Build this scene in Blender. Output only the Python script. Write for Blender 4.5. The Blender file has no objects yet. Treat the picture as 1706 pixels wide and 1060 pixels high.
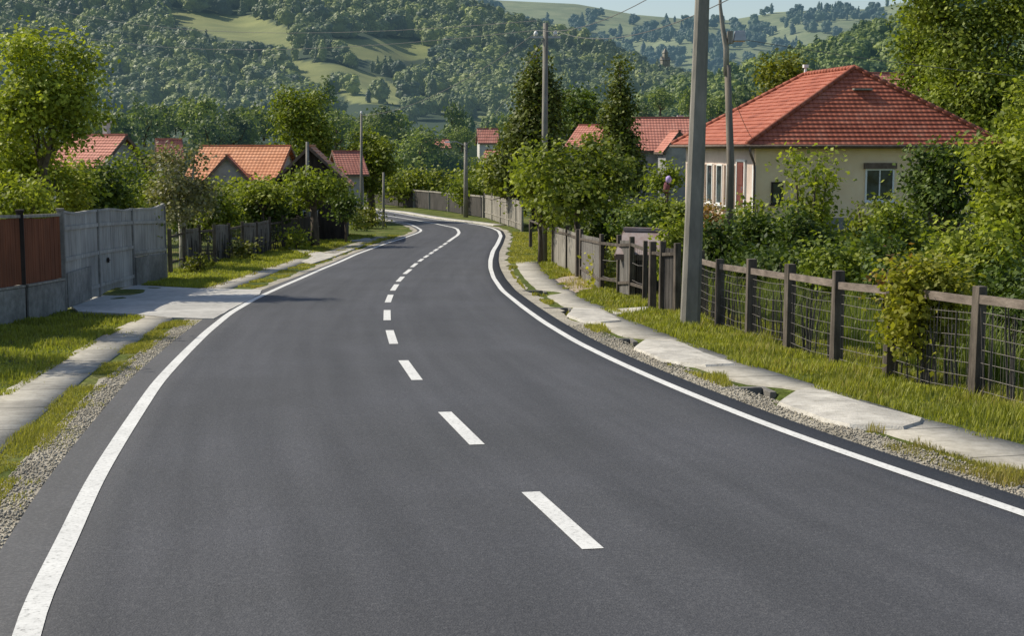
import bpy, math, random
import numpy as np
R_=math.radians
rng=np.random.default_rng(7); random.seed(7)
SC=bpy.context.scene; COL=SC.collection
# ------------------------------------------------------------------ camera model / terrain profile
F=2400.;CX=853.;CY=530.;P=math.atan(290/2400.);CZ=2.65
PZ=[-60,0,12,23,37,49,62,85,103,130,155,190,260,400,700,4000]
PD=[0.4,2.65,3.15,3.62,4.25,4.72,5.17,5.67,6.0,6.5,6.8,7.1,7.8,8.5,9,9]
_g=np.arange(-60,4000,1.0); _d=np.interp(_g,PZ,PD); _k=np.exp(-np.linspace(-2,2,17)**2);_k/=_k.sum()
_d=np.convolve(np.pad(_d,8,mode='edge'),_k,'valid')
def zr(Y): return CZ-np.interp(Y,_g,_d)
def ray(u,v):
    xc=(u-CX)/F; yc=(CY-v)/F
    return np.array([xc, math.cos(P)+yc*math.sin(P), -math.sin(P)+yc*math.cos(P)])
def at(u,v):
    r=ray(u,v); lo,hi=2.,3000.
    for _ in range(50):
        m=(lo+hi)/2
        if CZ+r[2]/r[1]*m>zr(m): lo=m
        else: hi=m
    return (r[0]/r[1]*m,m)
def pt(u,v,Y):
    r=ray(u,v); return np.array([r[0]/r[1]*Y, Y, CZ+r[2]/r[1]*Y])
def ppm(Y): return F/Y
Lw=[(4,-12),(-0.2,0),(-1.9,5)]+[at(*p) for p in [(35,1060),(114,904),(151,817),(204,730),(261,643),(300,600),(342,558),(383,524),(424,500),(474,477),(540,448),(593,425),(646,405.5),(672,397.6),(693,390),(700,387),(702,384),(694,379),(679,373),(660,369.5),(645,366.6),(612,359),(577,353),(555,350)]]+[(-30,160),(-60,178)]
Rw=[(11,-9),(7.3,2),(5.5,7.5)]+[at(*p) for p in [(1706,862),(1627,834),(1540,806),(1453,775),(1366,745),(1279,713),(1193,678),(1142,657),(1082,631),(1021,603),(961,573),(907,540),(870,513),(837,486),(822,464),(817,448),(817,435),(821,420),(829,407),(834.5,394),(831,386),(821,381),(802,376),(765,371),(727,366.6),(690,361),(652,354),(606,349),(566,344)]]+[(-32,169),(-60,188)]
def smooth(poly,step=0.5,it=3):
    p=np.array(poly,float)
    s=np.r_[0,np.cumsum(np.hypot(*np.diff(p,axis=0).T))]
    n=max(8,int(s[-1]/step)); t=np.linspace(0,s[-1],n)
    q=np.c_[np.interp(t,s,p[:,0]),np.interp(t,s,p[:,1])]
    k=np.exp(-np.linspace(-2,2,2*it+1)**2);k/=k.sum()
    a=np.pad(q,((it,it),(0,0)),mode='reflect',reflect_type='odd')
    return np.c_[np.convolve(a[:,0],k,'valid'),np.convolve(a[:,1],k,'valid')]
LP=smooth(Lw,0.5,5); RP=smooth(Rw,0.5,5)
def tang(p):
    t=np.gradient(p,axis=0); return t/np.hypot(t[:,0],t[:,1])[:,None]
def offs(p,d):          # d>0 : to the right of the travel direction
    t=tang(p); dd=np.asarray(d)
    if dd.ndim: dd=dd[:,None]
    return p+np.c_[t[:,1],-t[:,0]]*dd
_near=lambda P_,Y: P_[:,0][(np.argsort(P_[:,1]))]
_mL=LP[:,1]<95; _mR=RP[:,1]<95
_lo=np.argsort(LP[_mL][:,1]); _ro=np.argsort(RP[_mR][:,1])
def XL(Y): return np.interp(Y,LP[_mL][_lo,1],LP[_mL][_lo,0])
def XR(Y): return np.interp(Y,RP[_mR][_ro,1],RP[_mR][_ro,0])
def sst(x,a,b):
    t=np.clip((x-a)/(b-a),0,1); return t*t*(3-2*t)
PITS=[]
for (u,v,rx,ry,dp) in [(1266,661,.46,1.0,.36),(1040,575,.46,1.3,.38),(934,520,.46,1.4,.38),(892,489,.4,1.2,.3)]:
    a=at(u,v); PITS.append((a[0],a[1],rx,ry,dp))
def gz(X,Y):
    X=np.asarray(X,float);Y=np.asarray(Y,float)
    z=zr(Y); dr=X-XR(Y); dl=XL(Y)-X
    w=sst(dr,5.0,10)*sst(Y,22,48)*(1-sst(Y,88,125))*(1-sst(X,45,80))
    z=z+w*np.maximum(0,-0.9-z)
    off=np.where(Y<92,np.maximum(np.maximum(dr,dl),0),6)
    n=np.sin(X*1.9+np.sin(Y*.7))*np.sin(Y*1.3+X*.4)*.035+np.sin(X*.5+1)*np.sin(Y*.33)*.07
    z=z+n*sst(off,2.0,5.0)*(1-sst(Y,75,92))
    for (px,py,rx,ry,dp) in PITS:
        t=tang_at(py); ax=(X-px)*t[1]-(Y-py)*t[0]; ay=(X-px)*t[0]+(Y-py)*t[1]
        q=(ax/rx)**2+(ay/ry)**2
        z=z-dp*np.clip(1-q,0,1)**.5*(q<1)
    return z
def tang_at(y):
    e=.5; dx=(float(np.interp(y+e,RP[_mR][_ro,1],RP[_mR][_ro,0]))-float(np.interp(y-e,RP[_mR][_ro,1],RP[_mR][_ro,0])))
    l=math.hypot(dx,2*e); return (dx/l,2*e/l)
# ------------------------------------------------------------------ tagging helpers
def tag(o,label=None,cat=None,group=None,kind=None):
    if label: o['label']=label
    if cat: o['category']=cat
    if group: o['group']=group
    if kind: o['kind']=kind
    return o
def empty(name,loc,rz=0,label=None,cat=None,group=None):
    o=bpy.data.objects.new(name,None); COL.objects.link(o); o.location=loc; o.rotation_euler=(0,0,rz)
    o.empty_display_size=.2
    return tag(o,label,cat,group)
def add(name,me,m=None,parent=None,loc=(0,0,0),rz=0):
    o=bpy.data.objects.new(name,me); COL.objects.link(o); o.location=loc; o.rotation_euler=(0,0,rz)
    if m is not None and not me.materials: me.materials.append(m)
    if parent: o.parent=parent
    return o
def npmesh(name,V,Fq,k=None,smooth_=False):
    """V (n,3), Fq (m,k) same-size faces"""
    V=np.asarray(V,np.float32).reshape(-1,3); Fq=np.asarray(Fq,np.int32); k=Fq.shape[1]
    me=bpy.data.meshes.new(name); me.vertices.add(len(V)); me.vertices.foreach_set('co',V.ravel())
    me.loops.add(Fq.size); me.loops.foreach_set('vertex_index',Fq.ravel())
    me.polygons.add(len(Fq)); me.polygons.foreach_set('loop_start',np.arange(0,Fq.size,k,dtype=np.int32))
    me.polygons.foreach_set('loop_total',np.full(len(Fq),k,np.int32))
    if smooth_: me.polygons.foreach_set('use_smooth',np.ones(len(Fq),bool))
    me.update(calc_edges=True); return me
class MB:
    def __init__(s): s.v=[];s.f=[];s.uv={}
    def add(s,vs,fs):
        b=len(s.v); s.v+= [tuple(map(float,v)) for v in vs]; s.f+=[tuple(b+i for i in f) for f in fs]; return s
    def box(s,c,d,rz=0,taper=1.0,jit=0):
        c=np.array(c,float);hx,hy,hz=d[0]/2,d[1]/2,d[2]/2; vs=[]
        for z in(-1,1):
            k=taper if z>0 else 1
            for x,y in((-1,-1),(1,-1),(1,1),(-1,1)):
                X,Y=x*hx*k,y*hy*k
                vs.append((c[0]+X*math.cos(rz)-Y*math.sin(rz)+random.uniform(-jit,jit),c[1]+X*math.sin(rz)+Y*math.cos(rz)+random.uniform(-jit,jit),c[2]+z*hz))
        return s.add(vs,[(3,2,1,0),(4,5,6,7),(0,1,5,4),(1,2,6,5),(2,3,7,6),(3,0,4,7)])
    def tube(s,path,rad,n=8,cap=True,rot=0):
        path=[np.array(p,float) for p in path]; m=len(path)
        if not hasattr(rad,'__len__'): rad=[rad]*m
        vs=[];up0=None
        for i,p in enumerate(path):
            t=path[min(i+1,m-1)]-path[max(i-1,0)]; t=t/(np.linalg.norm(t)+1e-9)
            a=np.array([1.,0,0]) if abs(t[0])<.8 else np.array([0,1.,0])
            if up0 is not None: a=up0
            x=a-t*np.dot(a,t); x/=np.linalg.norm(x)+1e-9; y=np.cross(t,x); up0=x
            for k in range(n):
                an=2*math.pi*k/n+rot; vs.append(p+rad[i]*(x*math.cos(an)+y*math.sin(an)))
        fs=[]
        for i in range(m-1):
            for k in range(n):
                a=i*n+k;b=i*n+(k+1)%n; fs.append((a,b,b+n,a+n))
        if cap: fs.append(tuple(range(n))[::-1]); fs.append(tuple((m-1)*n+k for k in range(n)))
        return s.add(vs,fs)
    def bar(s,a,b,w,h):   # rectangular bar between two points (w horizontal, h vertical)
        a=np.array(a,float);b=np.array(b,float);t=b-a;t/=np.linalg.norm(t)
        up=np.array([0,0,1.]); 
        if abs(t[2])>.95: up=np.array([0,1.,0])
        x=np.cross(t,up);x/=np.linalg.norm(x);u=np.cross(x,t)
        vs=[]
        for p in(a,b):
            for i,j in((-1,-1),(1,-1),(1,1),(-1,1)): vs.append(p+x*i*w/2+u*j*h/2)
        return s.add(vs,[(0,1,2,3),(7,6,5,4),(0,4,5,1),(1,5,6,2),(2,6,7,3),(3,7,4,0)])
    def build(s,name,m,parent=None,loc=(0,0,0),rz=0,sm=False,bev=0):
        me=bpy.data.meshes.new(name); me.from_pydata(s.v,[],s.f); me.update()
        if sm: me.polygons.foreach_set('use_smooth',[True]*len(me.polygons))
        o=add(name,me,m,parent,loc,rz)
        if bev:
            b=o.modifiers.new('bevel','BEVEL'); b.width=bev; b.segments=2; b.limit_method='ANGLE'
        return o
# ------------------------------------------------------------------ materials
def mat(name):
    m=bpy.data.materials.new(name); m.use_nodes=True; nt=m.node_tree; nt.nodes.clear(); return m,nt,nt.nodes,nt.links
def N(nt,t,**k):
    n=nt.nodes.new(t)
    for a,b in k.items():
        if a.startswith('i_'): n.inputs[int(a[2:])].default_value=b
        else: setattr(n,a,b)
    return n
def c4(c): return (c[0],c[1],c[2],1)
def ramp(nt,stops):
    r=nt.nodes.new('ShaderNodeValToRGB'); e=r.color_ramp.elements
    while len(e)<len(stops): e.new(.5)
    for i,(p,c) in enumerate(stops): e[i].position=p; e[i].color=c4(c)
    return r
def surf(name,stops,scale=3.,detail=6,rough=.9,bump=.3,bscale=None,stretch=(1,1,1),spec=.3,dist=.02,second=None,metal=0):
    """noise-coloured surface; second=(scale,dark factor) overlays large stains"""
    m,nt,ns,lk=mat(name)
    tc=N(nt,'ShaderNodeTexCoord'); mp=N(nt,'ShaderNodeMapping'); mp.inputs['Scale'].default_value=stretch
    lk.new(tc.outputs['Object'],mp.inputs[0])
    no=N(nt,'ShaderNodeTexNoise'); no.inputs['Scale'].default_value=scale; no.inputs['Detail'].default_value=detail; no.inputs['Roughness'].default_value=.65
    lk.new(mp.outputs[0],no.inputs[0]); r=ramp(nt,stops); lk.new(no.outputs[0],r.inputs[0])
    col=r.outputs[0]
    if second:
        n2=N(nt,'ShaderNodeTexNoise'); n2.inputs['Scale'].default_value=second[0]; n2.inputs['Detail'].default_value=4
        lk.new(tc.outputs['Object'],n2.inputs[0]); r2=ramp(nt,[(.35,(second[1],)*3),(.65,(1,1,1))]); lk.new(n2.outputs[0],r2.inputs[0])
        mx=N(nt,'ShaderNodeMix',data_type='RGBA',blend_type='MULTIPLY'); mx.inputs[0].default_value=1
        lk.new(col,mx.inputs[6]); lk.new(r2.outputs[0],mx.inputs[7]); col=mx.outputs[2]
    b=N(nt,'ShaderNodeBsdfPrincipled'); b.inputs['Roughness'].default_value=rough; b.inputs['Specular IOR Level'].default_value=spec; b.inputs['Metallic'].default_value=metal
    lk.new(col,b.inputs['Base Color'])
    if bump:
        n3=N(nt,'ShaderNodeTexNoise'); n3.inputs['Scale'].default_value=bscale or scale*4; n3.inputs['Detail'].default_value=5
        lk.new(mp.outputs[0],n3.inputs[0]); bp=N(nt,'ShaderNodeBump'); bp.inputs['Strength'].default_value=bump; bp.inputs['Distance'].default_value=dist
        lk.new(n3.outputs[0],bp.inputs['Height']); lk.new(bp.outputs[0],b.inputs['Normal'])
    o=N(nt,'ShaderNodeOutputMaterial'); lk.new(b.outputs[0],o.inputs[0]); return m
def add_joints(m,per,w=.02,dark=.35):
    nt=m.node_tree; lk=nt.links; b=[n for n in nt.nodes if n.type=='BSDF_PRINCIPLED'][0]; src=b.inputs['Base Color'].links[0].from_socket
    uv=N(nt,'ShaderNodeUVMap'); sx=N(nt,'ShaderNodeSeparateXYZ'); lk.new(uv.outputs[0],sx.inputs[0])
    d=N(nt,'ShaderNodeMath',operation='DIVIDE'); d.inputs[1].default_value=per; lk.new(sx.outputs[1],d.inputs[0]); f=N(nt,'ShaderNodeMath',operation='FRACT'); lk.new(d.outputs[0],f.inputs[0])
    l=N(nt,'ShaderNodeMath',operation='LESS_THAN'); l.inputs[1].default_value=w; lk.new(f.outputs[0],l.inputs[0])
    mx=N(nt,'ShaderNodeMix',data_type='RGBA',blend_type='MULTIPLY'); lk.new(l.outputs[0],mx.inputs[0]); lk.new(src,mx.inputs[6]); mx.inputs[7].default_value=(dark,dark,dark,1); lk.new(mx.outputs[2],b.inputs['Base Color'])
def leafmat(name,c1,c2,trans=.35,haze_glow=None,tint=False):
    m,nt,ns,lk=mat(name)
    ge=N(nt,'ShaderNodeNewGeometry'); oi=N(nt,'ShaderNodeObjectInfo')
    r=ramp(nt,[(0,c2),(.55,[(a+b)/2 for a,b in zip(c1,c2)]),(1,c1)]); 
    tc=N(nt,'ShaderNodeTexCoord'); no=N(nt,'ShaderNodeTexNoise'); no.inputs['Scale'].default_value=.9 if not tint else .05; no.inputs['Detail'].default_value=3
    lk.new(tc.outputs['Object'],no.inputs[0])
    a=N(nt,'ShaderNodeMath',operation='MULTIPLY_ADD'); a.inputs[1].default_value=.6 if not tint else .3; lk.new(ge.outputs['Random Per Island'],a.inputs[0])
    s=N(nt,'ShaderNodeMath',operation='MULTIPLY_ADD'); s.inputs[1].default_value=1.1; s.inputs[2].default_value=-.35
    lk.new(no.outputs[0],s.inputs[0]); lk.new(s.outputs[0],a.inputs[2]); val=a.outputs[0]
    if tint:
        at_=N(nt,'ShaderNodeAttribute',attribute_name='tint'); b2=N(nt,'ShaderNodeMath',operation='MULTIPLY_ADD'); b2.inputs[1].default_value=.7
        s.inputs[2].default_value=-.65
        lk.new(at_.outputs['Fac'],b2.inputs[0]); lk.new(val,b2.inputs[2]); val=b2.outputs[0]
    lk.new(val,r.inputs[0])
    hs=N(nt,'ShaderNodeHueSaturation'); lk.new(r.outputs[0],hs.inputs['Color'])
    v=N(nt,'ShaderNodeMapRange'); v.inputs[3].default_value=.82; v.inputs[4].default_value=1.15; lk.new(oi.outputs['Random'],v.inputs[0]); lk.new(v.outputs[0],hs.inputs['Value'])
    b=N(nt,'ShaderNodeBsdfPrincipled'); b.inputs['Roughness'].default_value=.55; b.inputs['Specular IOR Level'].default_value=.25
    lk.new(hs.outputs[0],b.inputs['Base Color'])
    t=N(nt,'ShaderNodeBsdfTranslucent'); g=N(nt,'ShaderNodeMix',data_type='RGBA',blend_type='MULTIPLY'); g.inputs[0].default_value=1; g.inputs[7].default_value=(1.25,1.3,.6,1)
    lk.new(hs.outputs[0],g.inputs[6]); lk.new(g.outputs[2],t.inputs[0])
    mx=N(nt,'ShaderNodeMixShader'); mx.inputs[0].default_value=trans; lk.new(b.outputs[0],mx.inputs[1]); lk.new(t.outputs[0],mx.inputs[2])
    out=mx.outputs[0]
    if haze_glow:
        e=N(nt,'ShaderNodeEmission'); e.inputs[0].default_value=c4(haze_glow); e.inputs[1].default_value=1  # even bluish glow added to far leaves stands in for distance haze
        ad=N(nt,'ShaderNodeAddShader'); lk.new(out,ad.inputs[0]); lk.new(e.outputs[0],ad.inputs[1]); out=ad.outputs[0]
    o=N(nt,'ShaderNodeOutputMaterial'); lk.new(out,o.inputs[0]); return m
M={}
M['bright']=leafmat('leaf_bright',(.46,.50,.06),(.07,.105,.018),.38)
M['mid']=leafmat('leaf_mid',(.34,.39,.045),(.045,.08,.012),.36)
M['dark']=leafmat('leaf_dark',(.16,.22,.035),(.022,.045,.012),.3)
M['olive']=leafmat('leaf_olive',(.30,.30,.04),(.06,.08,.014),.33)
M['pale']=leafmat('leaf_pale',(.40,.38,.20),(.09,.10,.04),.3)
M['conif']=leafmat('leaf_conifer',(.22,.25,.04),(.025,.045,.012),.25)
M['vine']=leafmat('leaf_vine',(.58,.55,.07),(.17,.19,.02),.42)
M['red']=leafmat('leaf_red',(.42,.16,.08),(.25,.22,.05),.35)
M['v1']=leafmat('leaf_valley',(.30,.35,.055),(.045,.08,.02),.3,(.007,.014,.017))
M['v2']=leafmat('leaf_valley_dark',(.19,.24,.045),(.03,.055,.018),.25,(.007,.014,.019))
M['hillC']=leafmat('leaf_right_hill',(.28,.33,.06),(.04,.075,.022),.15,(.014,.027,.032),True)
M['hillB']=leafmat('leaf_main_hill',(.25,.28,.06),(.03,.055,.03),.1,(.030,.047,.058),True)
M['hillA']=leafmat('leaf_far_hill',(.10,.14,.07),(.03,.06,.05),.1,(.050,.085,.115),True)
M['grass']=leafmat('grass_blade',(.43,.43,.07),(.15,.17,.03),.36)
M['weeds']=leafmat('weed_blade',(.26,.30,.05),(.06,.09,.02),.35)
M['grass_dry']=leafmat('grass_blade_dry',(.46,.42,.09),(.20,.20,.04),.35)
M['grass_brown']=leafmat('grass_blade_brown',(.45,.36,.12),(.20,.20,.05),.4)
M['bark']=surf('bark',[(.3,(.05,.04,.03)),(.7,(.16,.13,.10))],6,stretch=(1,1,.25),bump=.6)
M['bark_pale']=surf('bark_pale',[(.3,(.25,.23,.18)),(.7,(.5,.47,.4))],6,stretch=(1,1,.25),bump=.6)
# ground
def ground_mat():
    m,nt,ns,lk=mat('grass_ground'); tc=N(nt,'ShaderNodeTexCoord')
    n1=N(nt,'ShaderNodeTexNoise'); n1.inputs['Scale'].default_value=.6; n1.inputs['Detail'].default_value=8; n1.inputs['Roughness'].default_value=.7
    n2=N(nt,'ShaderNodeTexNoise'); n2.inputs['Scale'].default_value=14; n2.inputs['Detail'].default_value=6
    lk.new(tc.outputs['Object'],n1.inputs[0]); lk.new(tc.outputs['Object'],n2.inputs[0])
    r1=ramp(nt,[(.3,(.05,.07,.018)),(.5,(.10,.13,.025)),(.68,(.24,.22,.08))]); r2=ramp(nt,[(.3,(.45,.45,.45)),(.7,(1.3,1.3,1.3))])
    lk.new(n1.outputs[0],r1.inputs[0]); lk.new(n2.outputs[0],r2.inputs[0])
    mx=N(nt,'ShaderNodeMix',data_type='RGBA',blend_type='MULTIPLY'); mx.inputs[0].default_value=1; lk.new(r1.outputs[0],mx.inputs[6]); lk.new(r2.outputs[0],mx.inputs[7])
    b=N(nt,'ShaderNodeBsdfPrincipled'); b.inputs['Roughness'].default_value=.95; b.inputs['Specular IOR Level'].default_value=.1; lk.new(mx.outputs[2],b.inputs['Base Color'])
    bp=N(nt,'ShaderNodeBump'); bp.inputs['Strength'].default_value=.8; bp.inputs['Distance'].default_value=.05; lk.new(n2.outputs[0],bp.inputs['Height']); lk.new(bp.outputs[0],b.inputs['Normal'])
    o=N(nt,'ShaderNodeOutputMaterial'); lk.new(b.outputs[0],o.inputs[0]); return m
M['ground']=ground_mat()
def asphalt():
    m,nt,ns,lk=mat('asphalt'); tc=N(nt,'ShaderNodeTexCoord')
    vo=N(nt,'ShaderNodeTexVoronoi'); vo.inputs['Scale'].default_value=70; lk.new(tc.outputs['Object'],vo.inputs[0])
    fine=N(nt,'ShaderNodeTexNoise'); fine.inputs['Scale'].default_value=38; fine.inputs['Detail'].default_value=6; fine.inputs['Roughness'].default_value=.8; lk.new(tc.outputs['Object'],fine.inputs[0])
    big=N(nt,'ShaderNodeTexNoise'); big.inputs['Scale'].default_value=.35; big.inputs['Detail'].default_value=5; big.inputs['Roughness'].default_value=.6; lk.new(tc.outputs['Object'],big.inputs[0])
    fine.inputs['Scale'].default_value=30
    r=ramp(nt,[(.22,(.031,.033,.038)),(.5,(.061,.063,.070)),(.80,(.142,.143,.147))]); lk.new(fine.outputs[0],r.inputs[0])
    r2=ramp(nt,[(.3,(.86,.86,.85)),(.7,(1.08,1.08,1.10))]); lk.new(big.outputs[0],r2.inputs[0])
    # wheel tracks and lay-down seams run along the road (UV x = across, 0..1)
    uv=N(nt,'ShaderNodeUVMap'); sx=N(nt,'ShaderNodeSeparateXYZ'); lk.new(uv.outputs[0],sx.inputs[0])
    w=N(nt,'ShaderNodeMath',operation='MULTIPLY'); w.inputs[1].default_value=8*math.pi; lk.new(sx.outputs[0],w.inputs[0])
    c=N(nt,'ShaderNodeMath',operation='COSINE'); lk.new(w.outputs[0],c.inputs[0])
    mr=N(nt,'ShaderNodeMapRange'); mr.inputs[1].default_value=-1; mr.inputs[3].default_value=.95; mr.inputs[4].default_value=1.04; lk.new(c.outputs[0],mr.inputs[0])
    mx=N(nt,'ShaderNodeMix',data_type='RGBA',blend_type='MULTIPLY'); mx.inputs[0].default_value=1; lk.new(r.outputs[0],mx.inputs[6]); lk.new(r2.outputs[0],mx.inputs[7])
    my=N(nt,'ShaderNodeMix',data_type='RGBA',blend_type='MULTIPLY'); my.inputs[0].default_value=1; lk.new(mx.outputs[2],my.inputs[6]); lk.new(mr.outputs[0],my.inputs[7])
    st=N(nt,'ShaderNodeMapping'); st.inputs['Scale'].default_value=(26,.12,1); lk.new(uv.outputs[0],st.inputs[0]); sn=N(nt,'ShaderNodeTexNoise'); sn.inputs['Scale'].default_value=1; sn.inputs['Detail'].default_value=6; lk.new(st.outputs[0],sn.inputs[0])
    r3=ramp(nt,[(.3,(.84,.84,.84)),(.7,(1.14,1.13,1.12))]); lk.new(sn.outputs[0],r3.inputs[0])
    mz=N(nt,'ShaderNodeMix',data_type='RGBA',blend_type='MULTIPLY'); mz.inputs[0].default_value=1; lk.new(my.outputs[2],mz.inputs[6]); lk.new(r3.outputs[0],mz.inputs[7]); my=mz
    b=N(nt,'ShaderNodeBsdfPrincipled'); b.inputs['Roughness'].default_value=.82; b.inputs['Specular IOR Level'].default_value=.35; lk.new(my.outputs[2],b.inputs['Base Color'])
    bp=N(nt,'ShaderNodeBump'); bp.inputs['Strength'].default_value=.5; bp.inputs['Distance'].default_value=.008; lk.new(vo.outputs[0],bp.inputs['Height']); lk.new(bp.outputs[0],b.inputs['Normal'])
    o=N(nt,'ShaderNodeOutputMaterial'); lk.new(b.outputs[0],o.inputs[0]); return m
M['asphalt']=asphalt()
M['paint']=surf('road_paint',[(.32,(.20,.20,.195)),(.385,(.55,.55,.53)),(.5,(.68,.68,.655)),(.7,(.75,.75,.725))],26,detail=8,bump=.3,bscale=80,dist=.004,second=(1.5,.88))
M['gravel']=surf('gravel',[(.3,(.26,.23,.18)),(.5,(.42,.385,.31)),(.7,(.60,.555,.46))],26,detail=9,bump=1,bscale=30,dist=.03,second=(1.2,.7))
M['dirt']=surf('dirt',[(.3,(.26,.20,.15)),(.7,(.46,.38,.30))],6,detail=8,bump=.6,dist=.02)
M['concrete']=surf('concrete',[(.3,(.40,.39,.36)),(.6,(.56,.545,.51)),(.8,(.66,.645,.61))],5,detail=9,bump=.35,bscale=40,second=(.8,.75))
M['path']=surf('path_concrete',[(.3,(.30,.28,.235)),(.6,(.44,.415,.36)),(.8,(.55,.52,.46))],6,detail=9,bump=.4,bscale=40,second=(.9,.7))
add_joints(M['path'],1.9,.022)
M['slab']=surf('pale_concrete',[(.25,(.30,.28,.23)),(.45,(.54,.51,.45)),(.8,(.68,.655,.59))],6,detail=10,bump=.6,bscale=40,second=(1.6,.66))
M['dark_conc']=surf('shade_dark_concrete',[(.3,(.10,.095,.085)),(.7,(.24,.225,.20))],6,bump=.4)  # tone darkened to stand for the shade inside the culvert openings
M['pole']=surf('pole_concrete',[(.3,(.19,.18,.155)),(.7,(.32,.30,.26))],4,detail=8,stretch=(1,1,.3),bump=.3,second=(.7,.75))
M['pole_timber']=surf('pole_wood',[(.3,(.12,.10,.08)),(.7,(.24,.21,.17))],8,stretch=(1,1,.12),bump=.4)  # dark wood, own colour of the thin pole
M['post']=surf('weathered_post',[(.3,(.055,.045,.036)),(.7,(.18,.15,.12))],9,stretch=(1,1,.15),bump=.5,second=(2,.6))
M['rail']=surf('weathered_rail',[(.3,(.10,.08,.065)),(.7,(.25,.205,.17))],9,stretch=(.3,.3,1),bump=.4)
M['board']=surf('grey_boards',[(.3,(.11,.10,.09)),(.7,(.27,.255,.23))],8,stretch=(1,1,.1),bump=.4,second=(.8,.65))
M['paleboard']=surf('pale_boards',[(.3,(.20,.18,.15)),(.7,(.44,.41,.35))],8,stretch=(1,1,.1),bump=.4,second=(.8,.7))
M['darkboard']=surf('dark_boards',[(.3,(.035,.032,.03)),(.7,(.11,.10,.09))],8,stretch=(1,1,.1),bump=.4,second=(.8,.65))
M['wire']=surf('wire',[(.3,(.10,.09,.08)),(.7,(.22,.20,.18))],20,bump=0,metal=.3,rough=.6)
M['cable']=surf('cable',[(.3,(.10,.10,.10)),(.7,(.2,.2,.2))],20,bump=0)
M['brown']=surf('brown_boards',[(.3,(.13,.045,.02)),(.7,(.25,.09,.042))],5,stretch=(1.5,1.5,.12),bump=.3,second=(.9,.75))
M['gatewood']=surf('grey_gate_boards',[(.3,(.31,.295,.27)),(.7,(.50,.48,.44))],5,stretch=(1.5,1.5,.15),bump=.3,second=(.8,.7))
M['plinth']=surf('plinth_concrete',[(.3,(.19,.18,.16)),(.7,(.36,.345,.31))],5,detail=8,bump=.5,second=(.8,.6))
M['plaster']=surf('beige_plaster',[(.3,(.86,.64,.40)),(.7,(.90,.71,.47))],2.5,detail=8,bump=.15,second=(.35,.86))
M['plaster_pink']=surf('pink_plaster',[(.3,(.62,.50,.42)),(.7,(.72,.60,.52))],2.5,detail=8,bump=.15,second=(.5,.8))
M['wallgrey']=surf('grey_plaster',[(.3,(.30,.30,.31)),(.7,(.46,.46,.46))],2,bump=.2,second=(.5,.8))
M['wallwhite']=surf('white_plaster',[(.3,(.52,.50,.46)),(.7,(.66,.64,.6))],2,bump=.2,second=(.5,.8))
M['wooddark']=surf('dark_wood',[(.3,(.02,.016,.014)),(.7,(.07,.055,.045))],5,stretch=(1,1,.2),bump=.3)
M['trim']=surf('eave_board',[(.3,(.10,.07,.055)),(.7,(.2,.15,.12))],5,bump=.2)
M['white']=surf('white_frame',[(.3,(.70,.70,.68)),(.7,(.80,.80,.78))],4,bump=.05,rough=.5)
M['reddoor']=surf('maroon_door',[(.3,(.10,.03,.025)),(.7,(.18,.06,.045))],5,stretch=(1,1,.2),bump=.2)
M['metal']=surf('galvanised',[(.3,(.35,.36,.37)),(.7,(.5,.5,.5))],4,bump=.1,rough=.45,metal=.6)
M['sheet']=surf('roof_sheet',[(.3,(.36,.34,.36)),(.7,(.55,.53,.56))],3,bump=.2,rough=.6,second=(1.5,.7))
M['rust']=surf('rusty_sheet',[(.3,(.20,.12,.10)),(.55,(.30,.25,.24)),(.75,(.40,.36,.36))],2.5,bump=.2,rough=.7)
M['ceramic']=surf('insulator',[(.3,(.7,.7,.68)),(.7,(.8,.8,.78))],4,bump=0,rough=.3)
M['violet']=surf('violet_cloth',[(.3,(.42,.30,.62)),(.7,(.55,.42,.75))],4,bump=.3)
M['magenta']=surf('red_cloth',[(.3,(.14,.05,.06)),(.7,(.26,.10,.10))],4,bump=.3)
def glass():
    m,nt,ns,lk=mat('window_glass'); b=N(nt,'ShaderNodeBsdfPrincipled'); tc=N(nt,'ShaderNodeTexCoord'); no=N(nt,'ShaderNodeTexNoise'); no.inputs['Scale'].default_value=2
    lk.new(tc.outputs['Object'],no.inputs[0]); r=ramp(nt,[(.4,(.015,.02,.025)),(.6,(.05,.07,.08))]); lk.new(no.outputs[0],r.inputs[0]); lk.new(r.outputs[0],b.inputs['Base Color'])
    b.inputs['Roughness'].default_value=.08; b.inputs['Specular IOR Level'].default_value=.8
    o=N(nt,'ShaderNodeOutputMaterial'); lk.new(b.outputs[0],o.inputs[0]); return m
M['glass']=glass()
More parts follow.
